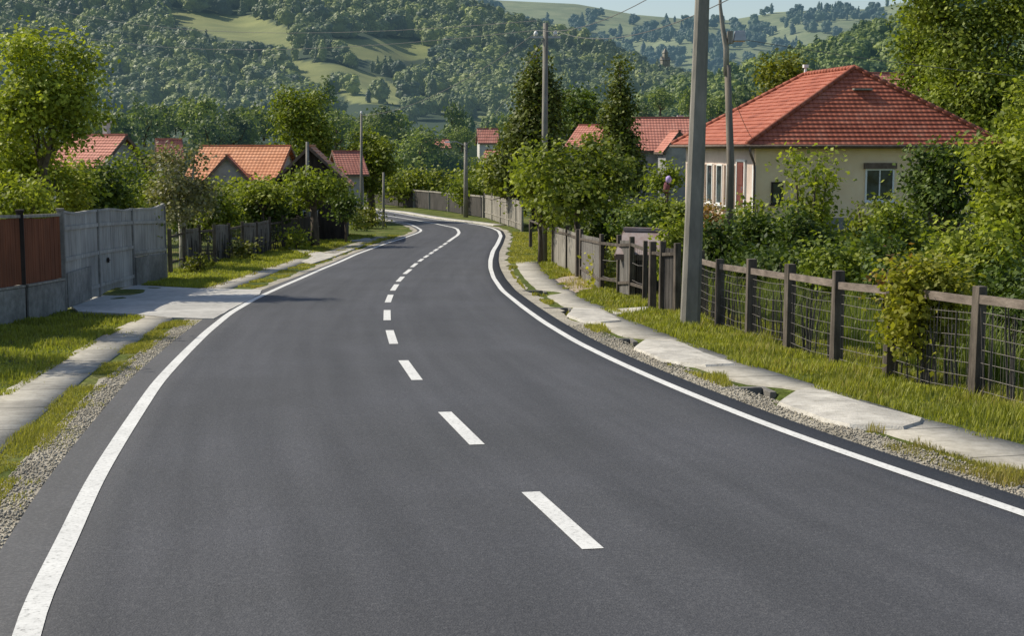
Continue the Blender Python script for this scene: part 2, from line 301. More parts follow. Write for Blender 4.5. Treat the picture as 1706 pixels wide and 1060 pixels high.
def tilemat(name,a,b_,c_):
    m,nt,ns,lk=mat(name); uv=N(nt,'ShaderNodeUVMap'); tc=N(nt,'ShaderNodeTexCoord')
    wv=N(nt,'ShaderNodeTexWave',wave_type='BANDS',bands_direction='X'); wv.inputs['Scale'].default_value=1.35; lk.new(uv.outputs[0],wv.inputs[0])   # ~0.3 m pantiles
    no=N(nt,'ShaderNodeTexNoise'); no.inputs['Scale'].default_value=1.3; no.inputs['Detail'].default_value=8; no.inputs['Roughness'].default_value=.7; lk.new(tc.outputs['Object'],no.inputs[0])
    r=ramp(nt,[(.3,a),(.5,b_),(.72,c_)]); lk.new(no.outputs[0],r.inputs[0])
    r2=ramp(nt,[(0,(.80,.78,.78)),(.35,(1,1,1))]); lk.new(wv.outputs[0],r2.inputs[0])
    br=N(nt,'ShaderNodeTexBrick'); br.inputs['Scale'].default_value=1; br.inputs['Brick Width'].default_value=.3; br.inputs['Row Height'].default_value=.34; br.inputs['Mortar Size'].default_value=0
    br.inputs['Color1'].default_value=(.93,.92,.92,1); br.inputs['Color2'].default_value=(1.06,1.05,1.04,1); lk.new(uv.outputs[0],br.inputs[0])
    mx=N(nt,'ShaderNodeMix',data_type='RGBA',blend_type='MULTIPLY'); mx.inputs[0].default_value=1; lk.new(r.outputs[0],mx.inputs[6]); lk.new(r2.outputs[0],mx.inputs[7])
    my=N(nt,'ShaderNodeMix',data_type='RGBA',blend_type='MULTIPLY'); my.inputs[0].default_value=1; lk.new(mx.outputs[2],my.inputs[6]); lk.new(br.outputs[0],my.inputs[7])
    b=N(nt,'ShaderNodeBsdfPrincipled'); b.inputs['Roughness'].default_value=.75; b.inputs['Specular IOR Level'].default_value=.3; lk.new(my.outputs[2],b.inputs['Base Color'])
    bp=N(nt,'ShaderNodeBump'); bp.inputs['Strength'].default_value=.4; bp.inputs['Distance'].default_value=.04; lk.new(wv.outputs[0],bp.inputs['Height']); lk.new(bp.outputs[0],b.inputs['Normal'])
    o=N(nt,'ShaderNodeOutputMaterial'); lk.new(b.outputs[0],o.inputs[0]); return m
M['tile_red']=tilemat('red_tiles',(.25,.075,.045),(.40,.125,.075),(.50,.21,.14))
M['tile_orange']=tilemat('orange_tiles',(.52,.23,.12),(.64,.30,.16),(.72,.38,.23))
M['tile_old']=tilemat('old_red_tiles',(.40,.16,.12),(.52,.22,.165),(.60,.30,.23))
# ------------------------------------------------------------------ ground sheet
def axis(segs):
    out=[]
    for a,b,s in segs: out+=list(np.arange(a,b-1e-6,s))
    out.append(segs[-1][1]); return np.array(out)
xs=axis([(-2600,-600,200),(-600,-150,50),(-150,-60,10),(-60,-24,3),(-24,-16,1),(-16,0,.4),(0,8,.2),(8,24,.6),(24,60,3),(60,150,10),(150,600,50),(600,2600,200)])
ys=axis([(-80,-10,10),(-10,8,1.5),(8,62,.3),(62,110,.6),(110,200,1.5),(200,420,10),(420,1000,50),(1000,4200,400)])
XX,YY=np.meshgrid(xs,ys); ZZ=gz(XX,YY)
nx,ny=len(xs),len(ys); idx=np.arange(nx*ny).reshape(ny,nx)
Fq=np.stack([idx[:-1,:-1],idx[:-1,1:],idx[1:,1:],idx[1:,:-1]],-1).reshape(-1,4)
g=add('ground',npmesh('ground',np.stack([XX,YY,ZZ],-1),Fq,smooth_=True),M['ground']); g['kind']='structure'
# ------------------------------------------------------------------ ribbons
def ribbon(name,A,B,lift,m,parent=None,cross=1,kind=None,skirt=0):
    n=len(A); cols=[]
    for j in range(cross+1):
        t=j/cross; p=A*(1-t)+B*t; cols.append(np.c_[p,zr(p[:,1]) if lift is not None else 0])
    V=np.stack(cols,1); V[...,2]+=lift
    if skirt:
        a=V[:,:1].copy(); a[...,2]-=skirt; b=V[:,-1:].copy(); b[...,2]-=skirt; V=np.concatenate([a,V,b],1)
    k=V.shape[1]; ix=np.arange(n*k).reshape(n,k)
    Fq=np.stack([ix[:-1,:-1],ix[:-1,1:],ix[1:,1:],ix[1:,:-1]],-1).reshape(-1,4)
    me=npmesh(name,V,Fq); uv=me.uv_layers.new(name='UVMap')
    s=np.r_[0,np.cumsum(np.hypot(*np.diff(A,axis=0).T))]
    U=np.stack([np.tile(np.linspace(0,1,k),(n,1)),np.tile(s[:,None],(1,k))],-1).reshape(-1,2)
    uv.data.foreach_set('uv',U[Fq.ravel()].astype(np.float32).ravel())
    o=add(name,me,m,parent)
    if kind: o['kind']=kind
    return o
def resamp(p,n):
    s=np.r_[0,np.cumsum(np.hypot(*np.diff(p,axis=0).T))]; t=np.linspace(0,s[-1],n); return np.c_[np.interp(t,s,p[:,0]),np.interp(t,s,p[:,1])]
# monotone pairing right -> left
RR=RP.copy(); j=0; pair=[]
d=np.hypot(RR[:,None,0]-LP[None,:,0],RR[:,None,1]-LP[None,:,1])
near=np.argmin(d,1); near=np.maximum.accumulate(near).astype(float)
kk=np.ones(15)/15; near=np.convolve(np.pad(near,7,mode='edge'),kk,'valid')
LL=np.c_[np.interp(near,np.arange(len(LP)),LP[:,0]),np.interp(near,np.arange(len(LP)),LP[:,1])]
tl=RR-LL; tl/=np.hypot(tl[:,0],tl[:,1])[:,None]
offL=.46-.2*sst(LL[:,1],35,60); offR=.42-.12*sst(RR[:,1],50,80)
road=ribbon('road',LL-tl*offL[:,None],RR+tl*offR[:,None],.028,M['asphalt'],cross=10,skirt=.06); road['kind']='structure'
def wv(n,a,f,ph=0):
    t=np.arange(n); return a*(np.sin(t*f+ph)+.6*np.sin(t*f*2.3+ph*2)+.4*np.sin(t*f*5.1))
hwL=.085+0*LP[:,0]; hwR=.075+.03*sst(RP[:,1],50,75)
ribbon('edge_line',offs(LP,-.085),offs(LP,.085),.034,M['paint'],road)
ribbon('edge_line',offs(RP,-hwR),offs(RP,hwR),.034,M['paint'],road)
# centre marks
dash=[((1130,1060),(1112,1040)),((884,826),(988,922)),((741,691),(795,746)),((672,604),(695,637)),((649,553),(656,576)),((645,519),(645,536)),((651,493),(646,506)),((661,475.5),(654,486)),((671,462.5),(663,471)),((684,450),(674,458)),((694,440),(686,446.5)),((704,432.5),(698,437)),((713,426.5),(707,430.5)),((721,421),(716,424.5)),((729,415.8),(723,419.5)),((737,410.5),(731,414.2)),((744,405.5),(739,409))]
for a,b in dash[1:]:
    A=np.array(at(*b));B=np.array(at(*a)); n=6
    p=np.linspace(A,B,n); ribbon('centre_dash',offs(p,-.085),offs(p,.085),.034,M['paint'],road)
cl=smooth([at(*p) for p in [(746,404),(755,397.5),(762,393),(765,388.5),(762,382.5),(755,379.5),(742,377),(724,373),(701,369),(671,364),(652,361),(625,357)]],.5,3)
ribbon('centre_line',offs(cl,-.10),offs(cl,.10),.034,M['paint'],road)
# gravel verges
n=len(LP); ee=.46-.2*sst(LP[:,1],35,60)
selL=(LP[:,1]<150); 
A=offs(LP,-(ee-.12)); B=offs(LP,-(ee+.36+wv(n,.08,.55,1)))
ribbon('gravel_verge',A,B,.014,M['gravel'],cross=3,kind='structure')
n=len(RP); ee=.42-.12*sst(RP[:,1],50,80)
ribbon('gravel_verge',offs(RP,ee-.12),offs(RP,ee+.40+wv(n,.09,.6,2)),.014,M['gravel'],cross=3,kind='structure')
# left footpath
def sub(p,y0,y1): 
    m=(p[:,1]>=y0)&(p[:,1]<=y1); i=np.where(m)[0]; return slice(i[0],i[-1]+1)
def path(y0,y1,d0,d1,mtl,side,name='footpath',lift=.02):
    p=(LP if side<0 else RP); s=sub(p if side>0 else LP[:np.argmax(LP[:,1]>98)],y0,y1)
    p=p[s]; k=len(p)
    if side>0:
        for (px,py,rx,ry,dp) in PITS: d0=d0+.62*np.clip(1.5-np.abs(p[:,1]-py)/(ry*.8),0,1)
    return ribbon(name,offs(p,side*(d0+wv(k,.008,.9))),offs(p,side*(d1+wv(k,.014,.7,2)+rng.normal(size=k)*.018)),lift,mtl,cross=2,kind='structure',skirt=.3)
path(-5,35.2,1.18,2.05,M['path'],-1)
path(45,66,1.5,2.5,M['path'],-1)
path(66.6,90,1.1,1.9,M['path'],-1)
def poly_slab(name,px,mtl,h=.06,inset=1.0,kind='structure',world=None,crown=0):
    w=world if world is not None else [at(*p) for p in px]
    w=np.array(w); c=w.mean(0); 
    # densify
    pts=[]
    for i in range(len(w)):
        a,b=w[i],w[(i+1)%len(w)]; k=max(1,int(np.hypot(*(b-a))/.5))
        for t in range(k): pts.append(a+(b-a)*t/k+np.array([random.uniform(-.02,.02),random.uniform(-.03,.03)]))
    pts=np.array(pts); n=len(pts); mb=MB()
    bot=[(x,y,zr(y)-.10) for x,y in pts]; top=[]
    for x,y in pts:
        q=c+(np.array([x,y])-c)*inset; top.append((q[0],q[1],zr(q[1])+h))
    mid=[(c+(np.array(p[:2])-c)*.5) for p in top]; mid=[(q[0],q[1],zr(q[1])+h+crown) for q in mid]
    vs=bot+top+mid+[(c[0],c[1],zr(c[1])+h+crown*1.15)]
    fs=[]
    for i in range(n):
        j=(i+1)%n; fs+= [(i,j,n+j,n+i),(n+i,n+j,2*n+j,2*n+i),(2*n+i,2*n+j,3*n)]
    area=sum(pts[i][0]*pts[(i+1)%n][1]-pts[(i+1)%n][0]*pts[i][1] for i in range(n))
    if area<0: fs=[f[::-1] for f in fs]
    mb.add(vs,fs); o=mb.build(name,mtl); o['kind']=kind; return o
poly_slab('driveway',[(118,512),(132,522),(217,526),(285,532),(357,534),(383,519),(432,493),(436,485),(333,483),(224,477),(165,494)],M['concrete'],.045)
poly_slab('footpath',[(477,414),(530,421),(556,425),(590,413),(606,410),(560,428),(520,441),(502,437),(528,430),(500,421)],M['slab'],.05)
poly_slab('footpath',[(572,398),(585,403),(622,402),(616,398),(590,396)],M['slab'],.05)
poly_slab('driveway_slab',[(1319,654),(1284,676),(1371,708),(1418,719),(1514,723),(1546,714),(1549,706),(1466,684),(1366,654)],M['slab'],.065,.90,crown=.025)
poly_slab('driveway_slab',[(1070,568),(1049,583),(1100,606),(1130,611),(1180,617),(1235,614),(1180,594),(1130,572)],M['slab'],.065,.90,crown=.025)
poly_slab('driveway_slab',[(953,515),(941,528),(970,539),(1003,542),(1041,539),(1021,528),(991,517)],M['slab'],.06,.9,crown=.025)
path(-6,64,1.12,2.12,M['path'],1,lift=.03)
poly_slab('footpath',[(1010,519),(1079,514),(1079,519),(1030,527)],M['slab'],.05)
poly_slab('dirt_patch',[(912,471),(935,463),(961,459),(988,470),(988,481),(955,490),(931,487)],M['dirt'],.02)
# far slab strip along the outer side of the bend
s=sub(RP,108,190); p=RP[s]; ribbon('footpath',offs(p,.9),offs(p,1.9),.05,M['slab'],kind='structure',skirt=.1)
# culvert ends under the footbridges, opening shade painted as dark concrete
for (px,py,rx,ry,dp),nm in zip(PITS[:4],'abcd'):
    t=tang_at(py); a=math.atan2(-t[0],t[1]); mb=MB(); 
    mb.box((0,0,0),(.62,.12,.34)); mb.box((-.37,-.1,0),(.1,.5,.3)); mb.box((.37,-.1,0),(.1,.5,.3))
    q=(px+t[0]*(ry*.8),py+t[1]*(ry*.8)); o=mb.build('culvert_end',M['dark_conc'],None,(q[0],q[1],float(zr(q[1]))-.14),a,bev=.01); o['kind']='structure'
# ------------------------------------------------------------------ hills
def hill(name,Zb,Zt,base,top,m,rows=110,du=8,u0=-500,u1=2300,rough=1.0,back=.25,mask=None):
    us=np.arange(u0,u1+1,du); ts=np.r_[np.linspace(0,1,rows),np.linspace(1,1+back,6)[1:]]
    bx,by=zip(*base); tx,ty=zip(*top); V=np.zeros((len(ts),len(us),3))
    for i,t in enumerate(ts):
        for j,u in enumerate(us):
            V[i,j]=hillpt(name,u,t,Zb,Zt,base,top,rough)
    ix=np.arange(V.shape[0]*V.shape[1]).reshape(V.shape[:2]); Fq=np.stack([ix[:-1,:-1],ix[:-1,1:],ix[1:,1:],ix[1:,:-1]],-1).reshape(-1,4)
    me=npmesh(name,V,Fq,smooth_=True)
    if mask is not None:
        w=[]
        for p in V.reshape(-1,3):
            uu,vv=pix(p); w.append(1. if any(inpoly(uu,vv,q) for q in mask) else 0.)
        at_=me.attributes.new('open_field','FLOAT','POINT'); at_.data.foreach_set('value',np.array(w,np.float32))
    o=add(name,me,m); o['kind']='structure'; return o
def hillpt(name,u,t,Zb,Zt,base,top,rough=1.):
    vb=np.interp(u,*zip(*base)); vt=np.interp(u,*zip(*top)); tt=min(t,1.)
    v=vb+(vt-vb)*tt**.9; Y=Zb+(Zt-Zb)*t
    p=pt(u,v,Y)
    b=math.sin(math.pi*tt)*(math.sin(u*.021+tt*5)*.6+math.sin(u*.009-tt*9+2)*.7+math.sin(u*.05+tt*14)*.25)
    p[2]+=b*Y*.0062*rough
    if t>1: p[2]-=(t-1)*Y*.5
    if t<=0: p[2]-=6
    return p
def inpoly(x,y,poly):
    r=False; n=len(poly); j=n-1
    for i in range(n):
        xi,yi=poly[i];xj,yj=poly[j]
        if (yi>y)!=(yj>y) and x<(xj-xi)*(y-yi)/(yj-yi)+xi: r=not r
        j=i
    return r
MEAD=[[(262,14),(330,20),(430,28),(490,50),(503,84),(453,74),(380,66),(300,42)],
 [(536,64),(677,64),(730,82),(717,98),(637,103),(590,98),(545,80)],
 [(480,98),(569,108),(632,127),(684,158),(659,174),(585,172),(560,150),(520,138),(492,126)],
 [(684,165),(772,168),(764,186),(688,188)],[(786,190),(840,190),(840,210),(786,210)],[(1040,168),(1090,166),(1090,185),(1045,188)]]
def pix(p):
    x,y,z=p; z-=CZ; c,s=math.cos(P),math.sin(P); f=y*c-z*s; return CX+F*x/f, CY-F*(y*s+z*c)/f
hill_soil=surf('hill_soil',[(.35,(.035,.06,.025)),(.6,(.06,.09,.035))],.02,bump=0)
def meadow(name,a,b,haze_glow,masked=False):
    m=surf(name,[(.3,a),(.7,b)],.03,detail=9,bump=0,second=(.012,.78),stretch=(1,1.6,3))
    nt=m.node_tree
    if masked:
        bs=[n for n in nt.nodes if n.type=='BSDF_PRINCIPLED'][0]; src=bs.inputs['Base Color'].links[0].from_socket; at_=N(nt,'ShaderNodeAttribute',attribute_name='open_field')
        mx=N(nt,'ShaderNodeMix',data_type='RGBA'); nt.links.new(at_.outputs['Fac'],mx.inputs[0]); mx.inputs[6].default_value=(.022,.042,.018,1); nt.links.new(src,mx.inputs[7]); nt.links.new(mx.outputs[2],bs.inputs['Base Color'])
    o=[n for n in nt.nodes if n.type=='OUTPUT_MATERIAL'][0]; s=o.inputs[0].links[0].from_socket
    e=N(nt,'ShaderNodeEmission'); e.inputs[0].default_value=c4(haze_glow); ad=N(nt,'ShaderNodeAddShader'); nt.links.new(s,ad.inputs[0]); nt.links.new(e.outputs[0],ad.inputs[1]); nt.links.new(ad.outputs[0],o.inputs[0]); return m  # hill ground glows faintly too, haze put into the surface
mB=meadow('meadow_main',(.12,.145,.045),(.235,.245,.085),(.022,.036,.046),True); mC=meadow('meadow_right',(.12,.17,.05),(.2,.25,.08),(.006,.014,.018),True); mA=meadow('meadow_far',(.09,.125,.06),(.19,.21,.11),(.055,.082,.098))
HB=dict(Zb=430,Zt=1050,base=[(-600,232),(2300,232)],top=[(-600,-90),(300,-70),(600,-30),(740,8),(800,28),(870,55),(960,80),(1050,112),(1130,142),(1300,185),(2300,215)])
HC=dict(Zb=300,Zt=640,base=[(-600,238),(2300,238)],top=[(-600,236),(700,232),(850,225),(960,212),(1050,190),(1130,165),(1250,125),(1400,85),(1500,50),(1600,10),(2300,-110)])
HA=dict(Zb=1350,Zt=2400,base=[(-600,165),(2300,165)],top=[(-600,-40),(700,-20),(830,0),(960,6),(1060,24),(1140,31),(1215,33),(1290,20),(1400,14),(1450,15),(1500,4),(2300,-60)])
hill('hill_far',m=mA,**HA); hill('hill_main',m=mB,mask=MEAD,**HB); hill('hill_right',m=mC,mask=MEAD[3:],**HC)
# ------------------------------------------------------------------ leaves
def rand_dirs(n):
    v=rng.normal(size=(n,3)); return v/np.linalg.norm(v,axis=1)[:,None]
def leaf_quads(C,L,out=None,bias=.5,asp=.55,droop=0):
    """C (n,3) centres; diamonds of length L"""
    n=len(C); nrm=rand_dirs(n)
    if out is not None: nrm=nrm*(1-bias)+out*bias+np.array([0,0,.25]); nrm/=np.linalg.norm(nrm,axis=1)[:,None]+1e-9
    a=np.cross(nrm,rand_dirs(n)); a/=np.linalg.norm(a,axis=1)[:,None]+1e-9; b=np.cross(nrm,a)
    if droop: a[:,2]-=droop; a/=np.linalg.norm(a,axis=1)[:,None]
    L=(L*rng.uniform(.6,1.25,n))[:,None]
    V=np.stack([C-a*L*.5,C+b*L*asp*.5-a*L*.05,C+a*L*.5,C-b*L*asp*.5-a*L*.05],1)
    return V.reshape(-1,3),np.arange(4*n).reshape(n,4)
def crown_pts(blobs,nclump,per,spread,shell=.5):
    """clumps spread through blobs, returns points and outward dirs"""
    B=np.array(blobs); wt=(B[:,3]*B[:,4]*B[:,5])**(.6667); wt/=wt.sum()
    bi=rng.choice(len(B),nclump,p=wt); d=rand_dirs(nclump); d[:,2]=np.where(d[:,2]<-.55,-d[:,2],d[:,2])
    r=rng.uniform(shell,1.06,nclump)[:,None]; c=B[bi,:3]+d*r*B[bi,3:6]
    k=nclump*per; C=np.repeat(c,per,0)+rng.normal(size=(k,3))*spread*np.array([1,1,.7])
    return C,np.repeat(d,per,0)
def envelope_blobs(w,h,z0,style,dep=1.):
    B=[]
    if style=='round':
        B.append((0,0,z0+h*.5,w*.30,w*.30*dep,h*.34))
        for i in range(11):
            a=i*2.4+rng.uniform(-.4,.4); zz=rng.uniform(.15,.85); rr=math.sqrt(max(.05,1-(2*zz-1)**2))
            B.append((math.cos(a)*w*.31*rr,math.sin(a)*w*.31*rr*dep,z0+h*zz,w*.19*rng.uniform(.8,1.15),w*.19*dep,h*.16*rng.uniform(.8,1.1)))
    elif style=='open':      # airy upper sprays
        for i in range(16):
            a=i*2.4; zz=rng.uniform(.05,.68); rr=(1-zz*.7)*rng.uniform(.5,1)
            B.append((math.cos(a)*w*.36*rr,math.sin(a)*w*.36*rr*dep,z0+h*zz,w*.15,w*.15*dep,h*.12))
        for i in range(9):
            a=i*2.1; r=w*.30*rng.uniform(.1,1); B.append((math.cos(a)*r,math.sin(a)*r*dep,z0+h*rng.uniform(.74,.93),w*.06,w*.06,h*.14))
    elif style=='bush':
        for i in range(10):
            a=i*2.4; rr=rng.uniform(.2,1); B.append((math.cos(a)*w*.33*rr,math.sin(a)*w*.33*rr*dep,z0+h*rng.uniform(.25,.78),w*.2,w*.2*dep,h*.24))
        B.append((0,0,z0+h*.35,w*.38,w*.38*dep,h*.34))
    elif style=='hedge':
        for i in range(12):
            x=(i/11-.5)*w*.9; B.append((x,rng.uniform(-.2,.2),z0+h*.5,w*.08,w*.09*dep,h*.5*rng.uniform(.9,1.02)))
    elif style=='spire':
        for i in range(12):
            t=i/11; r=w*.54*(1-t)**1.05*rng.uniform(.72,1.15)+w*.02; B.append((rng.uniform(-.13,.13)*w*(1-t),rng.uniform(-.1,.1)*w,z0+h*(.04+.93*t),r,r,h*.07))
    elif style=='flat':
        for i in range(12):
            a=i*2.4; rr=math.sqrt(rng.uniform(.1,1)); B.append((math.cos(a)*w*.38*rr,math.sin(a)*w*.3*rr,z0+h*rng.uniform(.35,.75),w*.16,w*.16,h*.28))
    elif style=='shoots':
        for i in range(7):
            a=i*2.4; x=math.cos(a)*w*.3; y=math.sin(a)*w*.3; top=rng.uniform(.65,1.)
            for k in range(6):
                t=k/5*top; B.append((x*(.5+t*.8),y*(.5+t*.8),z0+h*t*.95+h*.03,w*.13*(1.15-t),w*.13*(1.15-t),h*.10))
    return B
def trunk_mesh(H,w,h,z0,r,blobs,nb=6,fork=None,stems=1):
    mb=MB()
    if stems>1:
        for i in range(stems):
            a=i*2.4; bx,by=math.cos(a)*w*.3,math.sin(a)*w*.3
            mb.tube([(bx*.3,by*.3,-.15),(bx*.7,by*.7,z0+h*.4),(bx,by,z0+h*.75)],[r,r*.7,r*.3],6)
        return mb
    f=fork if fork is not None else z0+h*.15
    k=[(0,0,-.2),(w*.01,0,f*.5),(-w*.01,w*.01,f)]
    mb.tube(k,[r*1.25,r,r*.85],9)
    order=sorted(blobs,key=lambda b:-b[2])
    pick=[order[0]]+[blobs[i%len(blobs)] for i in range(1,nb*2,2)]
    for b in pick[:nb+1]:
        e=np.array(b[:3]); s=np.array([0,0,f*rng.uniform(.85,1.)]); m1=s*.5+e*.5+np.array([rng.uniform(-.05,.05)*w,rng.uniform(-.05,.05)*w,-.04*h])
        mb.tube([s-np.array([0,0,.1]),s*.75+m1*.25+np.array([0,0,.05*h]),m1,e],[r*.62,r*.5,r*.36,r*.12],6)
        for q in range(2):
            e2=m1+(e-m1)*.4+rng.normal(size=3)*w*.09; mb.tube([m1,m1*.5+e2*.5,e2],[r*.25,r*.18,r*.06],5)
    return mb
def plant(name,label,cat,u,vt,vb,wpx,Y,mt='mid',style='round',group=None,lp=8.,dens=1.0,bark='bark',tr=None,dep=1.,fork=None,stems=1,shell=.35,part='crown',asp=.72,zoff=0):
    s=ppm(Y); top=pt(u,vt,Y); X=top[0]; gzv=float(gz(X,Y))+zoff; H=top[2]-gzv; w=wpx/s
    z0=max(pt(u,vb,Y)[2]-gzv,0 if style in('bush','hedge','shoots') else .3); h=H-z0
    if h<.3: h=.3
    root=empty(name,(X,Y,gzv),0,label,cat,group)
    bl=envelope_blobs(w,h,z0,style,dep)
    zs=max(b[2]+b[5] for b in bl)-z0; k=h/zs; bl=[(b[0],b[1],z0+(b[2]-z0)*k,b[3],b[4],b[5]*k) for b in bl]
    L=lp/s; tot=int(w*s*(h*s)/(lp*lp*.5)*7.0*dens); per=26
    C,out=crown_pts(bl,max(12,tot//per),per,L*1.5+w*.014,shell)
    C[:,2]=np.maximum(C[:,2],.03)
    V,Fq=leaf_quads(C,L,out,asp=asp)
    add(part,npmesh(part,V,Fq),M[mt],root)
    trunk_mesh(H,w,h,z0,tr or max(.05,w*.035),bl,fork=fork,stems=stems).build('trunk' if stems==1 else 'stems',M[bark],root,sm=True)
    return root
def copy_thing(o,loc,rz,sc,label):
    c=o.copy(); COL.objects.link(c); c.location=loc; c.rotation_euler=(0,0,rz); c.scale=(sc[0],sc[0],sc[1]); c['label']=label
    for ch in o.children:
        d=ch.copy(); COL.objects.link(d); d.parent=c
    return c
# distant crown templates (unit size: 1 wide, 1 high)
def ico(sub_):
    import bmesh
    bm=bmesh.new(); bmesh.ops.create_icosphere(bm,subdivisions=sub_,radius=1); V=np.array([v.co[:] for v in bm.verts]); Fq=np.array([[v.index for v in f.verts] for f in bm.faces]); bm.free(); return V,Fq
icoV,icoF=ico(1)
def template(style,n=170,L=.12):
    B=[]
    if style=='round':
        for i in range(8):
            a=i*2.4; zz=rng.uniform(.25,.8); rr=math.sqrt(max(.05,1-(2*zz-1)**2)); B.append((math.cos(a)*.27*rr,math.sin(a)*.27*rr,zz,.21,.21,.19))
        B.append((0,0,.5,.36,.36,.4))
    elif style=='tall':
        for i in range(8): t=i/7; r=.30*math.sin(math.pi*(.2+.75*t))**.7; B.append((rng.uniform(-.06,.06),rng.uniform(-.06,.06),.12+.8*t,r,r,.13))
    else:
        for i in range(9): t=i/8; r=.34*(1-t)+.04; B.append((0,0,.06+.86*t,r,r,.085))
    V=[];Fq=[];b=0
    for bb in B:   # shaded lumpy inner volume
        c=np.array(bb[:3]); v=icoV*np.array(bb[3:])*.93*(1+.12*rng.normal(size=(len(icoV),1))); V.append(v+c); Fq.append(np.c_[icoF,icoF[:,2]]+b); b+=len(v)
    C,o=crown_pts(B,n,2,.03,.85); q,f=leaf_quads(C,L,o,bias=.86,asp=.85); V.append(q); Fq.append(f+b)
    V=np.concatenate(V); Fq=np.concatenate(Fq); return V,Fq
def to_tris(Fq): 
    a=Fq[:,:3]; m=Fq[:,2]!=Fq[:,3]; return np.concatenate([a,Fq[m][:,[0,2,3]]])
TEMP=[(lambda r:(r[0],to_tris(r[1])))(template(s)) for s in ('round','round','round','round','tall','tall','conifer','conifer')]
def hit(u,v,hpx,mead):
    for m in mead:
        for dv in (.05,.45,.8):
            for du in(0,):
                if inpoly(u+du*hpx,v-dv*hpx,m): return True
    return False
def forest(name,label,H,hn,m,n,ulo,uhi,size,mead=(),tl=(0.02,1.0),conif=.15,patch=None,rows=()):
    Vs=[];Fs=[];T=[];b=0; k=0; tries=0
    extra=[]
    for ln in rows:
        for (a,c) in zip(ln[:-1],ln[1:]):
            for i in range(max(1,int(math.hypot(c[0]-a[0],c[1]-a[1])/11))):
                q=rng.random(); u=a[0]+(c[0]-a[0])*q; v=a[1]+(c[1]-a[1])*q+rng.uniform(-3,3); ts=np.linspace(0,1,140)
                dd=[abs(pix(hillpt(hn,u,t,**H))[1]-v) for t in ts]; extra.append((u,float(ts[int(np.argmin(dd))])))
    while k<n and tries<n*6:
        tries+=1; u=rng.uniform(ulo,uhi); t=rng.uniform(*tl)**.85; ex=False
        if extra: (u,t)=extra.pop(); ex=True
        p=hillpt(hn,u,t,**H)
        hh=size*rng.uniform(.65,1.3); uu,vv=pix(p); hpx=hh*F/p[1]
        if vv<-40-hpx*0 and vv<-60: continue
        if not ex and hit(uu,vv,hpx,mead): continue
        if ex: hh*=.62
        hh=min(hh,44*p[1]/F)
        if patch and not patch(uu,vv): continue
        r=rng.random(); ti=(6+int(rng.random()<.5)) if r<conif else (rng.integers(4,6) if r<conif+.25 else rng.integers(0,4))
        V,Fq=TEMP[ti]; a=rng.uniform(0,6.28); w=hh*rng.uniform(.75,1.05)*(1.15 if ti<4 else .8)
        R=np.array([[math.cos(a),-math.sin(a)],[math.sin(a),math.cos(a)]]); q=V.copy(); q[:,:2]=(V[:,:2]@R.T)*w; q[:,2]*=hh
        Vs.append(q+p-np.array([0,0,hh*.06])); Fs.append(Fq+b); b+=len(V); T.append(np.full(len(V),rng.uniform(.0,1)*(.45 if ti>5 else 1),np.float32)); k+=1
    V=np.concatenate(Vs); Fq=np.concatenate(Fs); me=npmesh(name,V,Fq)
    at_=me.attributes.new('tint','FLOAT','POINT'); at_.data.foreach_set('value',np.concatenate(T))
    o=add(name,me,m); return tag(o,label,'forest',kind='stuff')
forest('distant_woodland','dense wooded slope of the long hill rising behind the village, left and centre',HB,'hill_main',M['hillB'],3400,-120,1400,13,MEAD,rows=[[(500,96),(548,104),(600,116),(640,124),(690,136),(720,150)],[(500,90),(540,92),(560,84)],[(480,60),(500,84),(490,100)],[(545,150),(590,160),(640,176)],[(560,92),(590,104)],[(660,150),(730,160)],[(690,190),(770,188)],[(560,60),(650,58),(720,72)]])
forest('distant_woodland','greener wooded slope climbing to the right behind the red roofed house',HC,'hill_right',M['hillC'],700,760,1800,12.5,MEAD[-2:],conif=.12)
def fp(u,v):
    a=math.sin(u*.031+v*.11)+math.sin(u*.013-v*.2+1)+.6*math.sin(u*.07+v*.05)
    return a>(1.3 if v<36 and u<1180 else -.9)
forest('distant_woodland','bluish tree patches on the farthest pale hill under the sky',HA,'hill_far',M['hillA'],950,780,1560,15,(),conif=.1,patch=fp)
# ------------------------------------------------------------------ valley trees (individuals)
def put_px(o,u,vt,vbase,wpx,Y,label,hk):
    p=pt(u,vbase,Y); H=(vbase-vt)/ppm(Y); return copy_thing(o,p,rng.uniform(0,6.28),(wpx/ppm(Y)/hk[0],H/hk[1]),label)
protos={}
def vproto(key,style,mt,label,first):
    u,vt,vb,w,Y=first
    s=ppm(Y); p=pt(u,vb,Y); Wm=w/s; H=(vb-vt)/s; z0=.02*H; h=H-z0
    root=empty('tree',tuple(p),0,label,'tree','trees in the valley behind the village')
    bl=envelope_blobs(Wm,h,z0,style); zs=max(b[2]+b[5] for b in bl)-z0; k=h/zs; bl=[(b[0],b[1],z0+(b[2]-z0)*k,b[3],b[4],b[5]*k) for b in bl]
    L=7/s; tot=int(w*(vb-vt)/(49*.5)*4.5); C,o=crown_pts(bl,tot//10,10,L*.9,.55); V,Fq=leaf_quads(C,L,o,asp=.75)
    add('crown',npmesh('crown',V,Fq),M[mt],root); trunk_mesh(H,Wm,h,z0,Wm*.035,bl,4).build('trunk',M['bark'],root)
    protos[key]=(root,Wm,H); return root
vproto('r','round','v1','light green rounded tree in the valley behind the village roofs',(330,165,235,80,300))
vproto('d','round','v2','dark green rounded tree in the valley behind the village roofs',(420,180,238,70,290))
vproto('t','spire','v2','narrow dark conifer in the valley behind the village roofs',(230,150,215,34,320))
VT=[]
